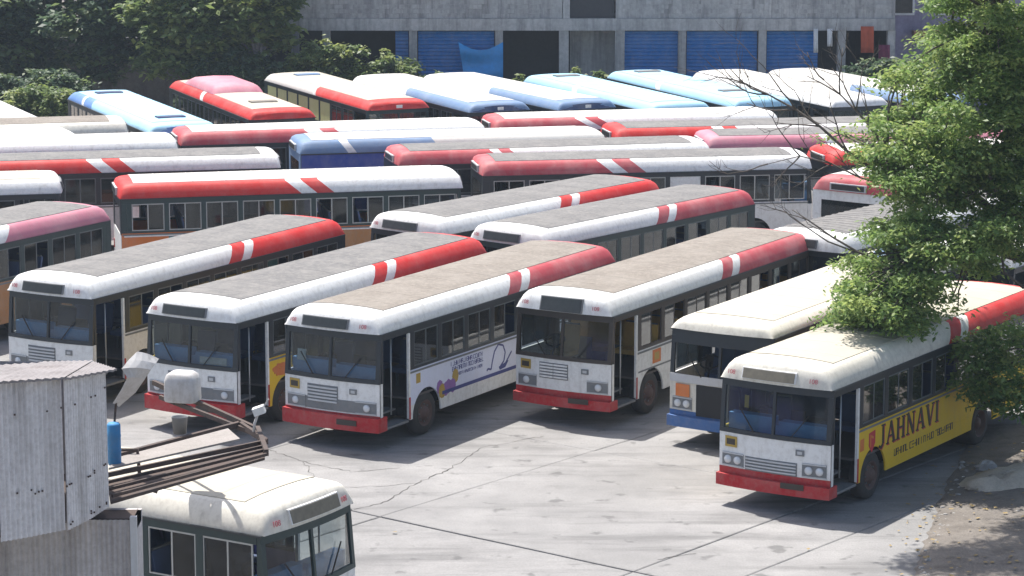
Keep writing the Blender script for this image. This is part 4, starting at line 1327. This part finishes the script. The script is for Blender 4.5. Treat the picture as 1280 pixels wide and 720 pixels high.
extra = [(2.0, 0.5, 11.5, 1.6, 0.7), (0.5, 1.5, 12.5, 1.8, 0.7), (3.0, -1, 9.5, 1.6, 0.7), (1.5, 2.5, 9.5, 1.7, 0.7), (-1.5, 2.0, 11.6, 1.5, 0.7), (3.2, 1.6, 7.0, 1.5, 0.7), (0.6, -0.6, 8.4, 1.3, 0.7), (2.0, 0, 5.6, 1.2, 0.7)]
over = [(-7.4, -3.6, 12.4, 1.0, 0.6), (-6.0, -3.2, 12.8, 1.1, 0.6), (-5.2, -1.5, 12.6, 1.0, 0.6), (-4.2, -3.0, 12.2, 1.1, 0.6), (-3.4, -0.8, 13.0, 1.1, 0.6), (-2.6, -3.4, 12.4, 1.0, 0.6), (-1.4, -2.2, 12.8, 1.1, 0.6), (-0.4, -4.0, 12.2, 1.0, 0.6), (-5.6, -4.9, 12.4, 0.8, 0.6), (-1.2, -5.2, 12.4, 0.8, 0.6), (-5.9, -6.0, 12.6, 0.8, 0.6), (-4.6, -4.4, 13.2, 0.9, 0.6), (-3.0, -5.0, 12.6, 0.9, 0.6), (-4.9, -6.6, 12.6, 0.8, 0.6), (-3.8, -5.8, 13.4, 0.8, 0.6)]
leaves('crown', cl + extra, 3500, 0.13, M['leafsun'], tr, 1, 0.42, 0.45, 0.95, 0.07, 0.22, 0.9)
leaves('upper_foliage', over, 3400, 0.15, M['leafsun'], tr, 3, 0.42)
leaves('lower_foliage', to_clumps(low, 0.75) + [(1.0, -0.5, 3.4, 0.9, 0.8), (0.2, 0.6, 2.6, 0.8, 0.8)], 3400, 0.14, M['leafsun'], tr, 2, 0.45, 0.4, 0.6, 0.08, 0.1, 0.8)
r = random.Random(5)
b = MB()
b.tube([(0, 0, -0.1), (0.05, 0, 1.2), (-0.1, 0.1, 2.6), (-0.25, 0.1, 3.8)], [0.34, 0.27, 0.24, 0.22], 12)
obj('trunk', b.mesh('trunk', [M['bark']]), tr)
b = MB()
fork = Vector((-0.25, 0.1, 3.8))
mains = [limb(b, fork, q, 0.16, 0.05, r, 0.08, 8) for q in (Vector((-4.6, 0.3, 6.6)), Vector((-2.2, 0.6, 9.5)), Vector((0.8, 0.4, 10.5)), Vector((-3.6, -0.4, 4.6)), Vector((2.4, 0.4, 7.5)), Vector((-1.2, -0.2, 7.0)))]
joints = [q for m_ in mains for q in m_[2:]]
for x, y, z, rr, sq in cl + extra + over:
    c = Vector((x, y, z))
    j = min(joints, key=lambda q: (q - c).length)
    if (j - c).length > 0.3: limb(b, j, c, 0.035, 0.012, r, 0.06, 4, 0.15)
for x, y, z, rr, sq in to_clumps(low, 0.75):
    limb(b, (0.0, 0, 2.2), (x, y, z), 0.05, 0.012, r, 0.1, 5, 0.12)
obj('limbs', b.mesh('limbs', [M['bark']]), tr)
b = MB()
def path(lst, r0, r1, wob=0.03):
    P = [at(x, y, d) - TL for x, y, d in lst]
    r0, r1 = r0 * 0.75, r1 * 0.75
    b.tube(P, [r0 + (r1 - r0) * i / (len(P) - 1) for i in range(len(P))], 6)
    return P
P = path([(1110, 225, 58), (1060, 190, 58), (1025, 158, 58.2), (995, 137, 58.4), (960, 118, 58.6), (935, 106, 58.8), (917, 102, 59)], 0.055, 0.012)
for i, e in ((2, (-1, 0.2, 0.5)), (3, (-0.6, 0, 0.9)), (3, (-1, 0.2, -0.25)), (4, (-0.8, 0.2, 0.4)), (2, (-0.9, 0, -0.1)), (4, (-1, 0, -0.2)), (1, (-0.5, 0.2, 0.9)), (5, (-0.7, 0.1, 0.3))):
    twigs(b, P[i], Vector(e), r.uniform(0.8, 1.3), 0.022, 2, r)
P = path([(1110, 190, 58), (1085, 155, 58), (1070, 138, 58.2), (1050, 118, 58.5), (1030, 100, 58.8)], 0.05, 0.012)
for i, e in ((1, (0.1, 0.2, 1)), (2, (-0.5, 0, 0.8)), (3, (-0.9, 0, 0.4)), (2, (0.3, 0.1, 1)), (3, (0.1, 0, 0.9)), (4, (-0.6, 0, 0.5))):
    twigs(b, P[i], Vector(e), r.uniform(0.7, 1.1), 0.02, 2, r)
P = path([(1110, 330, 57), (1072, 315, 57), (1040, 296, 57.2), (1010, 275, 57.4), (990, 262, 57.6)], 0.045, 0.014)
P2 = path([(1072, 316, 57.2), (1035, 302, 57.4), (1005, 282, 57.5), (984, 266, 57.7)], 0.03, 0.01)
for Q in (P, P2):
    for i in (2, 3): twigs(b, Q[i], Vector((-1, 0.1, 0.4)), 0.6, 0.014, 1, r)
P = path([(1110, 232, 58), (1075, 222, 58), (1040, 205, 58.2), (1000, 195, 58.4), (960, 205, 58.5)], 0.035, 0.01)
for i, e in ((1, (-0.6, 0, 0.7)), (2, (-0.8, 0, -0.5)), (2, (-0.8, 0, 0.5)), (3, (-0.8, 0, 0.5)), (3, (-0.6, 0, -0.5)), (4, (-0.8, 0, -0.3))):
    twigs(b, P[i], Vector(e), r.uniform(0.7, 1.1), 0.018, 2, r)
P = path([(1280, 15, 58), (1230, 35, 58), (1205, 45, 58.2), (1190, 25, 58.5), (1195, 0, 58.6)], 0.06, 0.03)
P = path([(1230, 35, 58), (1203, 60, 58.3), (1198, 85, 58.4)], 0.04, 0.02)
P = path([(1245, 240, 56.6), (1232, 205, 56.6), (1220, 170, 56.7)], 0.05, 0.02)
P = path([(1240, 245, 56.6), (1225, 235, 56.6), (1205, 250, 56.6)], 0.025, 0.01)
P = path([(1280, 360, 56.5), (1255, 340, 56.5), (1250, 300, 56.6), (1258, 265, 56.8)], 0.05, 0.02)
obj('bare_branches', b.mesh('bare_branches', [M['bark']]), tr)['kind'] = 'stuff'

# --- dark trees behind the coaches at the left
def back_tree(px, Y, label, crown, trunk_r, mat='leafdark', bark='bark', per=700, size=0.34, seed=0, top=None):
    base = at(px, 100, Y); base.z = 0
    t = thing('broad_tree', label, 'tree', base, 0, 'dark trees behind the coaches')
    cl_ = []
    for x, y, d, rp in crown:
        q = at(x, y, d) - base
        cl_.append((q.x, q.y, q.z, rp * d / F_PX, 0.8))
    r_ = random.Random(seed)
    b = MB()
    zc = sum(c[2] for c in cl_) / len(cl_)
    b.tube([(0, 0, -0.1), (0.1, 0, zc * 0.3), (-0.05, 0.1, zc * 0.62), (0, 0.1, zc * 0.85)], [trunk_r * 1.25, trunk_r, trunk_r * 0.85, trunk_r * 0.6], 9)
    obj('trunk', b.mesh('trunk', [M[bark]]), t)
    b = MB()
    for c in cl_: limb(b, (0, 0.05, zc * 0.55), c[:3], trunk_r * 0.4, 0.03, r_, 0.06, 5, 0.12)
    obj('limbs', b.mesh('limbs', [M[bark]]), t)
    leaves('crown', cl_, per, size, M[mat], t, seed + 50, 0.55)
    return t
back_tree(25, 121, 'dark tree filling the top left corner', [(10, 20, 121, 45), (55, 5, 121, 45), (20, 65, 121, 42), (5, -30, 122, 50), (70, -35, 122, 50), (60, 55, 122, 36), (-30, 40, 121, 50), (5, 110, 120, 30)], 0.3, seed=1)
back_tree(130, 119, 'dark tree with hanging leaves right of the corner tree', [(100, 30, 119, 42), (150, 15, 119, 46), (120, -30, 120, 50), (170, 55, 119, 42), (130, 75, 119, 34), (180, -10, 120, 45), (95, 85, 120, 30)], 0.3, seed=2)
back_tree(228, 116.5, 'lighter leaved tree above the red coach', [(215, 40, 116.5, 40), (255, 20, 116.5, 44), (235, -20, 117, 50), (205, 70, 116, 32), (275, 55, 116.5, 38), (245, 80, 116.5, 28), (195, 10, 117, 36)], 0.26, 'leafshrub', seed=3)
back_tree(323, 116, 'tree with a pale grey trunk beside the concrete building', [(310, 15, 116, 38), (345, 25, 115.8, 30), (330, -20, 116, 45), (352, 50, 115.8, 20), (295, 45, 116.4, 30), (350, 0, 116, 28), (290, -10, 117, 40)], 0.2, 'leafshrub', 'palebark', seed=4)
# far wood behind them
lst = []
g = random.Random(12)
for k in range(70):
    lst.append((-45 + g.uniform(0, 40), 130 + g.uniform(0, 10), g.uniform(0.6, 13), g.uniform(1.6, 2.6), 0.9))
for k in range(26):
    lst.append((20 + g.uniform(0, 26), 138 + g.uniform(0, 8), g.uniform(0.6, 11), g.uniform(1.6, 2.4), 0.9))
o = leaves('far_wood', lst, 170, 0.6, M['leafdark'], None, 77, 0.6)
tag(o, 'dense dark wood behind the depot', kind='stuff')
# stone wall under the trees
M['stonewall'] = concrete('dark_stone_wall', (0.10, 0.10, 0.105), (0.18, 0.175, 0.17), (0.06, 0.06, 0.06), 2, 0.05, 0.5, 8)
cw = MB(); cw.box(-60, X(330) - 0.3, 125.5, 125.9, 0, 3.2, 0)
tag(obj('compound_wall', cw.mesh('compound_wall', [M['stonewall']])), 'dark stone compound wall behind the left trees', 'wall')

def shrub(px, py, Y, rp, label, seed, mat='leafshrub', per=1500, size=0.22):
    base = at(px, py, Y); top = base.z; base.z = 0
    t = thing('shrub', label, 'shrub', base, 0, 'shrubs along the back of the yard')
    rr = rp * Y / F_PX
    r_ = random.Random(seed)
    cl_ = [(r_.uniform(-rr, rr), r_.uniform(-0.4, 0.4), max(0.4, top * r_.uniform(0.25, 1.0)), rr * 0.62, 0.8) for k in range(7)] + [(0, 0, max(0.4, top), rr * 0.5, 0.8)]
    b = MB()
    for c in cl_: limb(b, (0, 0, -0.05), c[:3], 0.04, 0.012, r_, 0.02, 4, 0.1)
    obj('stem', b.mesh('stem', [M['bark']]), t)
    leaves('foliage', cl_, per, size, M[mat], t, seed + 200, 0.5)
shrub(376, 76, 115.0, 30, 'low shrub at the foot of the pale trunk', 1)
shrub(405, 62, 115.2, 36, 'taller green shrub below the dark bay at the left', 2)
shrub(440, 66, 115.2, 34, 'widest green shrub in front of the open bay', 3)
shrub(478, 76, 115.2, 32, 'green shrub left of the second column', 4)
shrub(512, 94, 115.0, 16, 'small weedy shrub at the foot of a column', 5)
shrub(548, 97, 115.0, 16, 'small shrub under the first blue shutter', 6)
shrub(600, 100, 115.0, 14, 'small shrub below the blue tarpaulin', 7)
shrub(650, 100, 115.0, 16, 'small shrub in front of the dark bay', 8)
shrub(720, 90, 115.2, 20, 'grey green shrub below the narrow window bay', 9)
shrub(755, 94, 115.2, 16, 'grey green shrub next to the third blue shutter', 10)
shrub(808, 100, 115.0, 12, 'dry looking shrub under the third blue shutter', 11)
shrub(40, 120, 112.0, 40, 'round green bush left of the pale blue coach', 12, 'leafshrub')
shrub(15, 110, 114.0, 40, 'dark bush at the left edge under the trees', 13, 'leafdark')
shrub(75, 100, 114.0, 36, 'dark bush behind the tail of the pale blue coach', 14, 'leafdark')
shrub(285, 76, 115.5, 40, 'dark bush behind the red coach', 15, 'leafdark')
shrub(345, 82, 114.5, 18, 'grey leaved bush at the tail of the yellow sided coach', 16, 'leafdark')
shrub(1090, 84, 114.5, 26, 'bush below the cloths at the right end of the building', 17, 'leafdark')
shrub(1140, 86, 114.5, 26, 'bush in front of the lavender house', 18, 'leafshrub')

# ------------------------------------------------------------------ shed in the foreground
M['corr'] = concrete('galvanised_sheet', (0.60, 0.585, 0.59), (0.74, 0.725, 0.72), (0.36, 0.31, 0.28), 1.5, 0.003, 0.65, 14)
M['corrdark'] = concrete('old_galvanised_sheet', (0.46, 0.44, 0.435), (0.60, 0.57, 0.56), (0.26, 0.22, 0.2), 1.5, 0.003, 0.6, 12)
M['corrroof'] = concrete('dull_roof_sheet', (0.20, 0.185, 0.185), (0.29, 0.27, 0.27), (0.15, 0.12, 0.11), 1.5, 0.003, 0.5, 12)
M['rust'] = concrete('rusty_steel', (0.055, 0.042, 0.038), (0.11, 0.075, 0.06), (0.05, 0.035, 0.03), 5, 0.004)
M['deck'] = concrete('grey_deck_board', (0.24, 0.22, 0.20), (0.33, 0.30, 0.28), (0.15, 0.13, 0.12), 3, 0.004)
sh_px = [(136, 632), (112, 648), (84, 662), (40, 671), (0, 678), (-45, 686), (-90, 693), (-150, 700)]
zb0 = 4.42
plan = [atz(x, y, zb0).xy for x, y in sh_px]
DC = Vector((-7.6, 37.4, 0))
ROOF = lambda x, y: 6.30 - (y - 37.3) * 0.125 + (x + 5.7) * 0.005
sh = thing('corrugated_shed', 'pale corrugated iron hut over a sheet wall in the near left corner', 'shed', DC)
per = 0.072
def along(pts, step):
    """points every step along a polyline with its outward direction"""
    out = []
    for i in range(len(pts) - 1):
        d = pts[i + 1] - pts[i]; n = max(1, int(d.length / step))
        for k in range(n):
            out.append((pts[i] + d * k / n, d.normalized()))
    out.append((pts[-1], (pts[-1] - pts[-2]).normalized()))
    return [(p_, Vector((-d_.y, d_.x))) for p_, d_ in out]
r = random.Random(14)
for k, (a, c) in enumerate(((0, 2), (2, 4), (4, 6), (6, 7))):
    b = MB()
    st = along(plan[a:c + 1], per / 6)
    if k: st = st[3:]
    off = 0.016 if k % 2 else 0.0
    dz = r.uniform(-0.02, 0.02)
    if k == 0: off = -0.004
    rows = []
    for f_ in (0.0, 0.33, 0.66, 1.0):
        row = []
        for i, (p_, n_) in enumerate(st):
            q = p_ + n_ * (off + 0.017 * math.sin(2 * math.pi * i / 6))
            ztop = ROOF(q.x, q.y) - 0.03
            row.append((q.x - DC.x, q.y - DC.y, zb0 + dz + (ztop - zb0 - dz) * f_))
        rows.append(row)
    b.grid(rows, 0, True)
    obj('corrugated_sheet', b.mesh('corrugated_sheet', [M['corr']]), sh)
# far side and back of the hut
back = [plan[0], plan[0] + Vector((-0.5, 1.6)), plan[0] + Vector((-4.5, 2.6)), plan[-1] + Vector((-0.6, 2.0)), plan[-1]]
b = MB(); st = along(back, per / 2); rows = []
for f_ in (0.0, 1.0):
    rows.append([(p_.x - DC.x, p_.y - DC.y, zb0 + (ROOF(p_.x, p_.y) - 0.04 - zb0) * f_) for p_, n_ in st])
b.grid(rows, 0, False); obj('back_wall', b.mesh('back_wall', [M['corrdark']]), sh)
# roof of lapped sheets, dipping away from us
tip = plan[0] + Vector((0.16, 0.03))
eave = [tip, plan[2] + Vector((0.05, -0.16)), plan[4] + Vector((0, -0.16)), plan[6] + Vector((0, -0.16)), plan[7] + Vector((-0.3, -0.16))]
rear = [tip + Vector((-0.05, 0.12)), plan[2] + Vector((0.0, 2.6)), plan[4] + Vector((0.1, 3.1)), plan[6] + Vector((0, 3.0)), plan[7] + Vector((-0.3, 2.6))]
for k in range(4):
    b = MB(); rows = []
    n_ = 26
    for f_ in (0.0, 0.3, 0.6, 1.0):
        row = []
        for i in range(n_ + 1):
            t_ = i / n_
            e_ = eave[k].lerp(eave[k + 1], t_).lerp(rear[k].lerp(rear[k + 1], t_), f_)
            row.append((e_.x - DC.x, e_.y - DC.y, ROOF(e_.x, e_.y) + (0.012 if k % 2 else 0) + 0.010 * math.sin(2 * math.pi * i / 3)))
        rows.append(row)
    b.grid(rows, 0, True)
    b.grid([rows[0], [(x, y, z - 0.03) for x, y, z in rows[0]]], 0, False)
    b.grid([[(x, y, z - 0.03) for x, y, z in rw] for rw in rows], 0, False)
    obj('roof_sheet', b.mesh('roof_sheet', [M['corrroof']]), sh)
# floor of the hut, set in from the sheets
b = MB()
fl_ = [p_ + Vector((-0.12, 0.10)) for p_ in plan] + [plan[-1] + Vector((-0.5, 1.9)), plan[0] + Vector((-4.4, 2.5)), plan[0] + Vector((-0.6, 1.5))]
n = len(fl_)
b.add([(p_.x - DC.x, p_.y - DC.y, zb0 + 0.06) for p_ in fl_] + [(p_.x - DC.x, p_.y - DC.y, zb0 + 0.02) for p_ in fl_], [list(range(n)), list(range(2 * n - 1, n - 1, -1))] + [(i, i + n, (i + 1) % n + n, (i + 1) % n) for i in range(n)], 0)
obj('floor_plate', b.mesh('floor_plate', [M['rust']]), sh)
b = MB()
st = along(plan, 0.05)
for k in range(46):
    p_, n_ = r.choice(st); q = p_ + n_ * 0.03
    z = r.choice((zb0 + 0.08, zb0 + 0.62, zb0 + 0.62, 6.1)) + r.uniform(-0.03, 0.03)
    b.obox((q.x - DC.x, q.y - DC.y, z), (0.011, 0, 0), (0, 0.011, 0), (0, 0, 0.011), 0)
o = obj('sheet_bolts', b.mesh('sheet_bolts', [M['rust']]), sh); o['kind'] = 'stuff'
# straight lower wall
xr = at(170, 640, 36.6).x
xw = xr - DC.x
k = 0
x = xw - 0.09
while x > -5.0:
    b = MB(); nn_ = int(0.95 / per) * 6; rows = []
    off = 0.014 if k % 2 else 0
    for z in (-0.05, 2.2, 4.25):
        rows.append([(x - 0.95 * i / nn_, -0.75 - off - 0.011 * math.sin(2 * math.pi * i / 6), z) for i in range(nn_ + 3)])
    b.grid(rows, 0, True)
    obj('corrugated_sheet', b.mesh('corrugated_sheet', [M['corrdark']]), sh)
    x -= 0.95; k += 1
b = MB(); b.box(xw - 0.09, xw, -0.80, -0.71, -0.05, 4.3, 0); obj('corner_post', b.mesh('corner_post', [M['silver']]), sh)
b = MB(); b.box(xw - 0.06, xw - 0.01, -0.70, -0.12, -0.05, 4.25, 0); b.box(-5, xw - 0.07, -0.2, -0.12, -0.05, 4.25, 0); obj('side_wall', b.mesh('side_wall', [M['corrdark']]), sh)
b = MB(); b.box(-5, xw - 0.01, -0.69, -0.21, 4.1, 4.25, 0); obj('platform', b.mesh('platform', [M['rust']]), sh)

# steel canopy frame reaching out from the shed
ZR = 4.45
fr = thing('steel_frame', 'rusty steel canopy frame with thin deck reaching out from the corrugated shed', 'frame', atz(235, 560, ZR))
fl = fr.location.copy()
def bar(pa, pb, wd, h, mat='rust', name='beam', dz=0.0, dz2=None):
    a, c = atz(*pa, ZR) - fl, atz(*pb, ZR) - fl
    a.z += dz; c.z += dz if dz2 is None else dz2
    b = MB(); b.beam(a, c, wd, h, 0)
    return obj(name, b.mesh(name, [M[mat]]), fr)
bar((133, 594), (333, 552), 0.045, 0.07)
bar((133, 603), (333, 557), 0.035, 0.045)
bar((133, 612), (333, 562), 0.035, 0.045)
bar((140, 620), (333, 568), 0.035, 0.045)
bar((140, 572), (300, 530), 0.07, 0.09)
bar((192, 478), (322, 537), 0.06, 0.08)
bar((200, 494), (322, 541), 0.05, 0.07, dz=-0.03)
bar((300, 530), (333, 552), 0.06, 0.09)
bar((322, 536), (333, 566), 0.07, 0.10)
bar((215, 503), (225, 500), 0.05, 0.06)
A4 = [atz(x, y, ZR) - fl for x, y in ((136, 590), (300, 553), (285, 540), (145, 577))]
b = MB(); b.add([(q.x, q.y, q.z + 0.06) for q in A4] + [(q.x, q.y, q.z + 0.03) for q in A4], [(0, 1, 2, 3), (7, 6, 5, 4), (0, 4, 5, 1), (1, 5, 6, 2), (2, 6, 7, 3), (3, 7, 4, 0)], 0)
obj('deck', b.mesh('deck', [M['deck']]), fr)
A5 = [atz(x, y, ZR) - fl for x, y in ((134, 598), (331, 555), (331, 567), (138, 622))]  # dark sheet under the bars that closes the gaps between them
b = MB(); b.add([(q.x, q.y, q.z - 0.06) for q in A5] + [(q.x, q.y, q.z - 0.10) for q in A5], [(0, 1, 2, 3), (7, 6, 5, 4), (0, 4, 5, 1), (1, 5, 6, 2), (2, 6, 7, 3), (3, 7, 4, 0)], 0)
obj('dark_underside', b.mesh('dark_underside', [M['rust']]), fr)
a = atz(172, 572, ZR) - fl
b = MB(); b.tube([a + Vector((-0.35, 0, 0.12)), a + Vector((0, 0, 0.12)), a + Vector((0.03, -0.05, -0.25)), a + Vector((0.06, -0.1, -0.42)), a + Vector((0.3, -0.1, -0.5))], 0.03, 6); obj('hook_pipe', b.mesh('hook_pipe', [M['rust']]), fr)
# things standing on or by the frame
M['bluedrum'] = paint('blue_drum_plastic', (0.05, 0.24, 0.50), dirt=0.2); M['galv'] = paint('pale_galvanised', (0.52, 0.51, 0.50), dirt=0.5, rough=0.5)
q = at(143, 566, 38.9)
b = MB()
seg = 14
prof = [(0.0, 0), (0.09, 0), (0.10, 0.03), (0.10, 0.2), (0.106, 0.22), (0.10, 0.24), (0.10, 0.42), (0.106, 0.44), (0.10, 0.46), (0.10, 0.6), (0.08, 0.63), (0.0, 0.63)]
b.grid([[(rr * math.cos(2 * math.pi * k / seg), rr * math.sin(2 * math.pi * k / seg), z) for k in range(seg)] for rr, z in prof], 0, True, None, True)
tag(obj('blue_drum', b.mesh('blue_drum', [M['bluedrum']]), None, (q.x, q.y, ZR + 0.03)), 'slim blue plastic drum standing beside the corrugated hut', 'drum')
# bent white sheet
b = MB(); rows = []
for (xa, ya), (xb, yb), dd in (((171, 440), (198, 449), 0.35), ((160, 451), (194, 455), 0.15), ((152, 461), (188, 462), 0.0), ((159, 472), (180, 474), 0.04), ((152, 486), (169, 490), 0.15), ((141, 504), (148, 508), 0.3)):
    p0, p1 = at(xa, ya, 38.6 + dd), at(xb, yb, 38.9 + dd)
    rows.append([p0.lerp(p1, t) + Vector((0, -0.04 * math.sin(math.pi * t), 0.03 * math.sin(math.pi * t))) for t in (0, 0.25, 0.5, 0.75, 1)])
b.grid(rows, 0, False)
o = obj('bent_sheet', b.mesh('bent_sheet', [M['galv']])); sm = o.modifiers.new('thickness', 'SOLIDIFY'); sm.thickness = 0.012
tag(o, 'bent pale sheet metal standing up behind the hut roof', 'sheet')
b = MB(); b.beam(at(145, 504, 39.0), Vector((at(145, 504, 39.0).x - 0.1, 39.0, ZR - 0.05)), 0.03, 0.03); obj('prop', b.mesh('prop', [M['rust']]), o)
# grey rounded tank with a strap, sitting on the diagonal beam
q = at(229, 521, 43.2)
b = MB(); rows = []
for z, sx, sy in ((0.0, 0.26, 0.2), (0.04, 0.275, 0.22), (0.34, 0.27, 0.21), (0.44, 0.235, 0.19), (0.485, 0.17, 0.14), (0.49, 0.01, 0.01)):
    rows.append([(sx * math.copysign(abs(math.cos(t)) ** 0.4, math.cos(t)), sy * math.copysign(abs(math.sin(t)) ** 0.4, math.sin(t)), z) for t in [2 * math.pi * k / 20 for k in range(20)]])
b.grid(rows, 0, True, None, True)
tk = tag(obj('water_tank', b.mesh('water_tank', [M['galv']]), None, (q.x, q.y, ZR + 0.03), (0, 0, -0.3)), 'small pale grey rounded tank sitting on the steel frame', 'tank')
q = atz(225, 545, ZR)
b = MB(); seg = 16
b.grid([[(rr * math.cos(2 * math.pi * k / seg), rr * math.sin(2 * math.pi * k / seg), z) for k in range(seg)] for rr, z in ((0.0, 0.02), (0.10, 0.02), (0.10, 0), (0.125, 0.26), (0.135, 0.27), (0.12, 0.26), (0.095, 0.04), (0, 0.04))], 0, True, None, True)
tag(obj('bucket', b.mesh('bucket', [M['grey']]), None, (q.x, q.y, ZR + 0.04)), 'grey bucket below the tank on the steel frame', 'bucket')
# flood lamp
q = atz(317, 543, ZR)
lm = thing('flood_lamp', 'white flood lamp on a short bracket at the tip of the steel frame', 'lamp', (q.x, q.y, ZR + 0.04))
b = MB(); b.tube([(0, 0, 0), (0.02, 0, 0.14), (0.07, 0, 0.28)], 0.022, 7); obj('bracket', b.mesh('bracket', [M['galv']]), lm)
b = MB(); b.obox((0.09, 0, 0.34), (0.085, 0, 0.03), (0, 0.08, 0), (-0.02, 0, 0.055), 0); obj('lamp_head', b.mesh('lamp_head', [M['litterwhite']]), lm)
b = MB(); b.beam((0.14, 0, 0.36), (0.24, 0.0, 0.52), 0.03, 0.02, 0); obj('visor', b.mesh('visor', [M['galv']]), lm)

# blue tarpaulin on the roof of the flat roofed bus
q = at(1197, 342, 63)
b = MB(); rows = []
r = random.Random(6)
for i in range(8):
    rows.append([(-0.55 + 1.1 * j / 7, -0.5 + 1.0 * i / 7, 0.02 + 0.30 * math.sin(math.pi * i / 7) * math.sin(math.pi * j / 7) + r.uniform(0, 0.06)) for j in range(8)])
b.grid(rows, 0, True)
o = obj('roof_tarpaulin', b.mesh('roof_tarpaulin', [M['steelblue']]))
fwd = Vector((math.cos(R(-121)), math.sin(R(-121)), 0)); q = Vector((4.57, 58.25, 0)) - fwd * 9.7
o.location = (q.x, q.y, ZD + 0.30)
tag(o, 'crumpled blue tarpaulin lying on a white bus roof behind the tree', 'tarpaulin')

# ------------------------------------------------------------------ haze
hm = bpy.data.materials.new('haze'); hm.use_nodes = True
hn = hm.node_tree
for nd in list(hn.nodes):
    if nd.type != 'OUTPUT_MATERIAL': hn.nodes.remove(nd)
pv = hn.nodes.new('ShaderNodeVolumePrincipled')
pv.inputs['Color'].default_value = (0.70, 0.84, 1.0, 1)
pv.inputs['Density'].default_value = 0.00035
pv.inputs['Anisotropy'].default_value = 0.3
hn.links.new(pv.outputs[0], [nd for nd in hn.nodes if nd.type == 'OUTPUT_MATERIAL'][0].inputs['Volume'])
b = MB(); b.box(-420, 420, -70, 720, -1.2, 24.0, 0)
tag(obj('haze', b.mesh('haze', [hm])), 'thin pale haze in the air over the yard', kind='stuff')
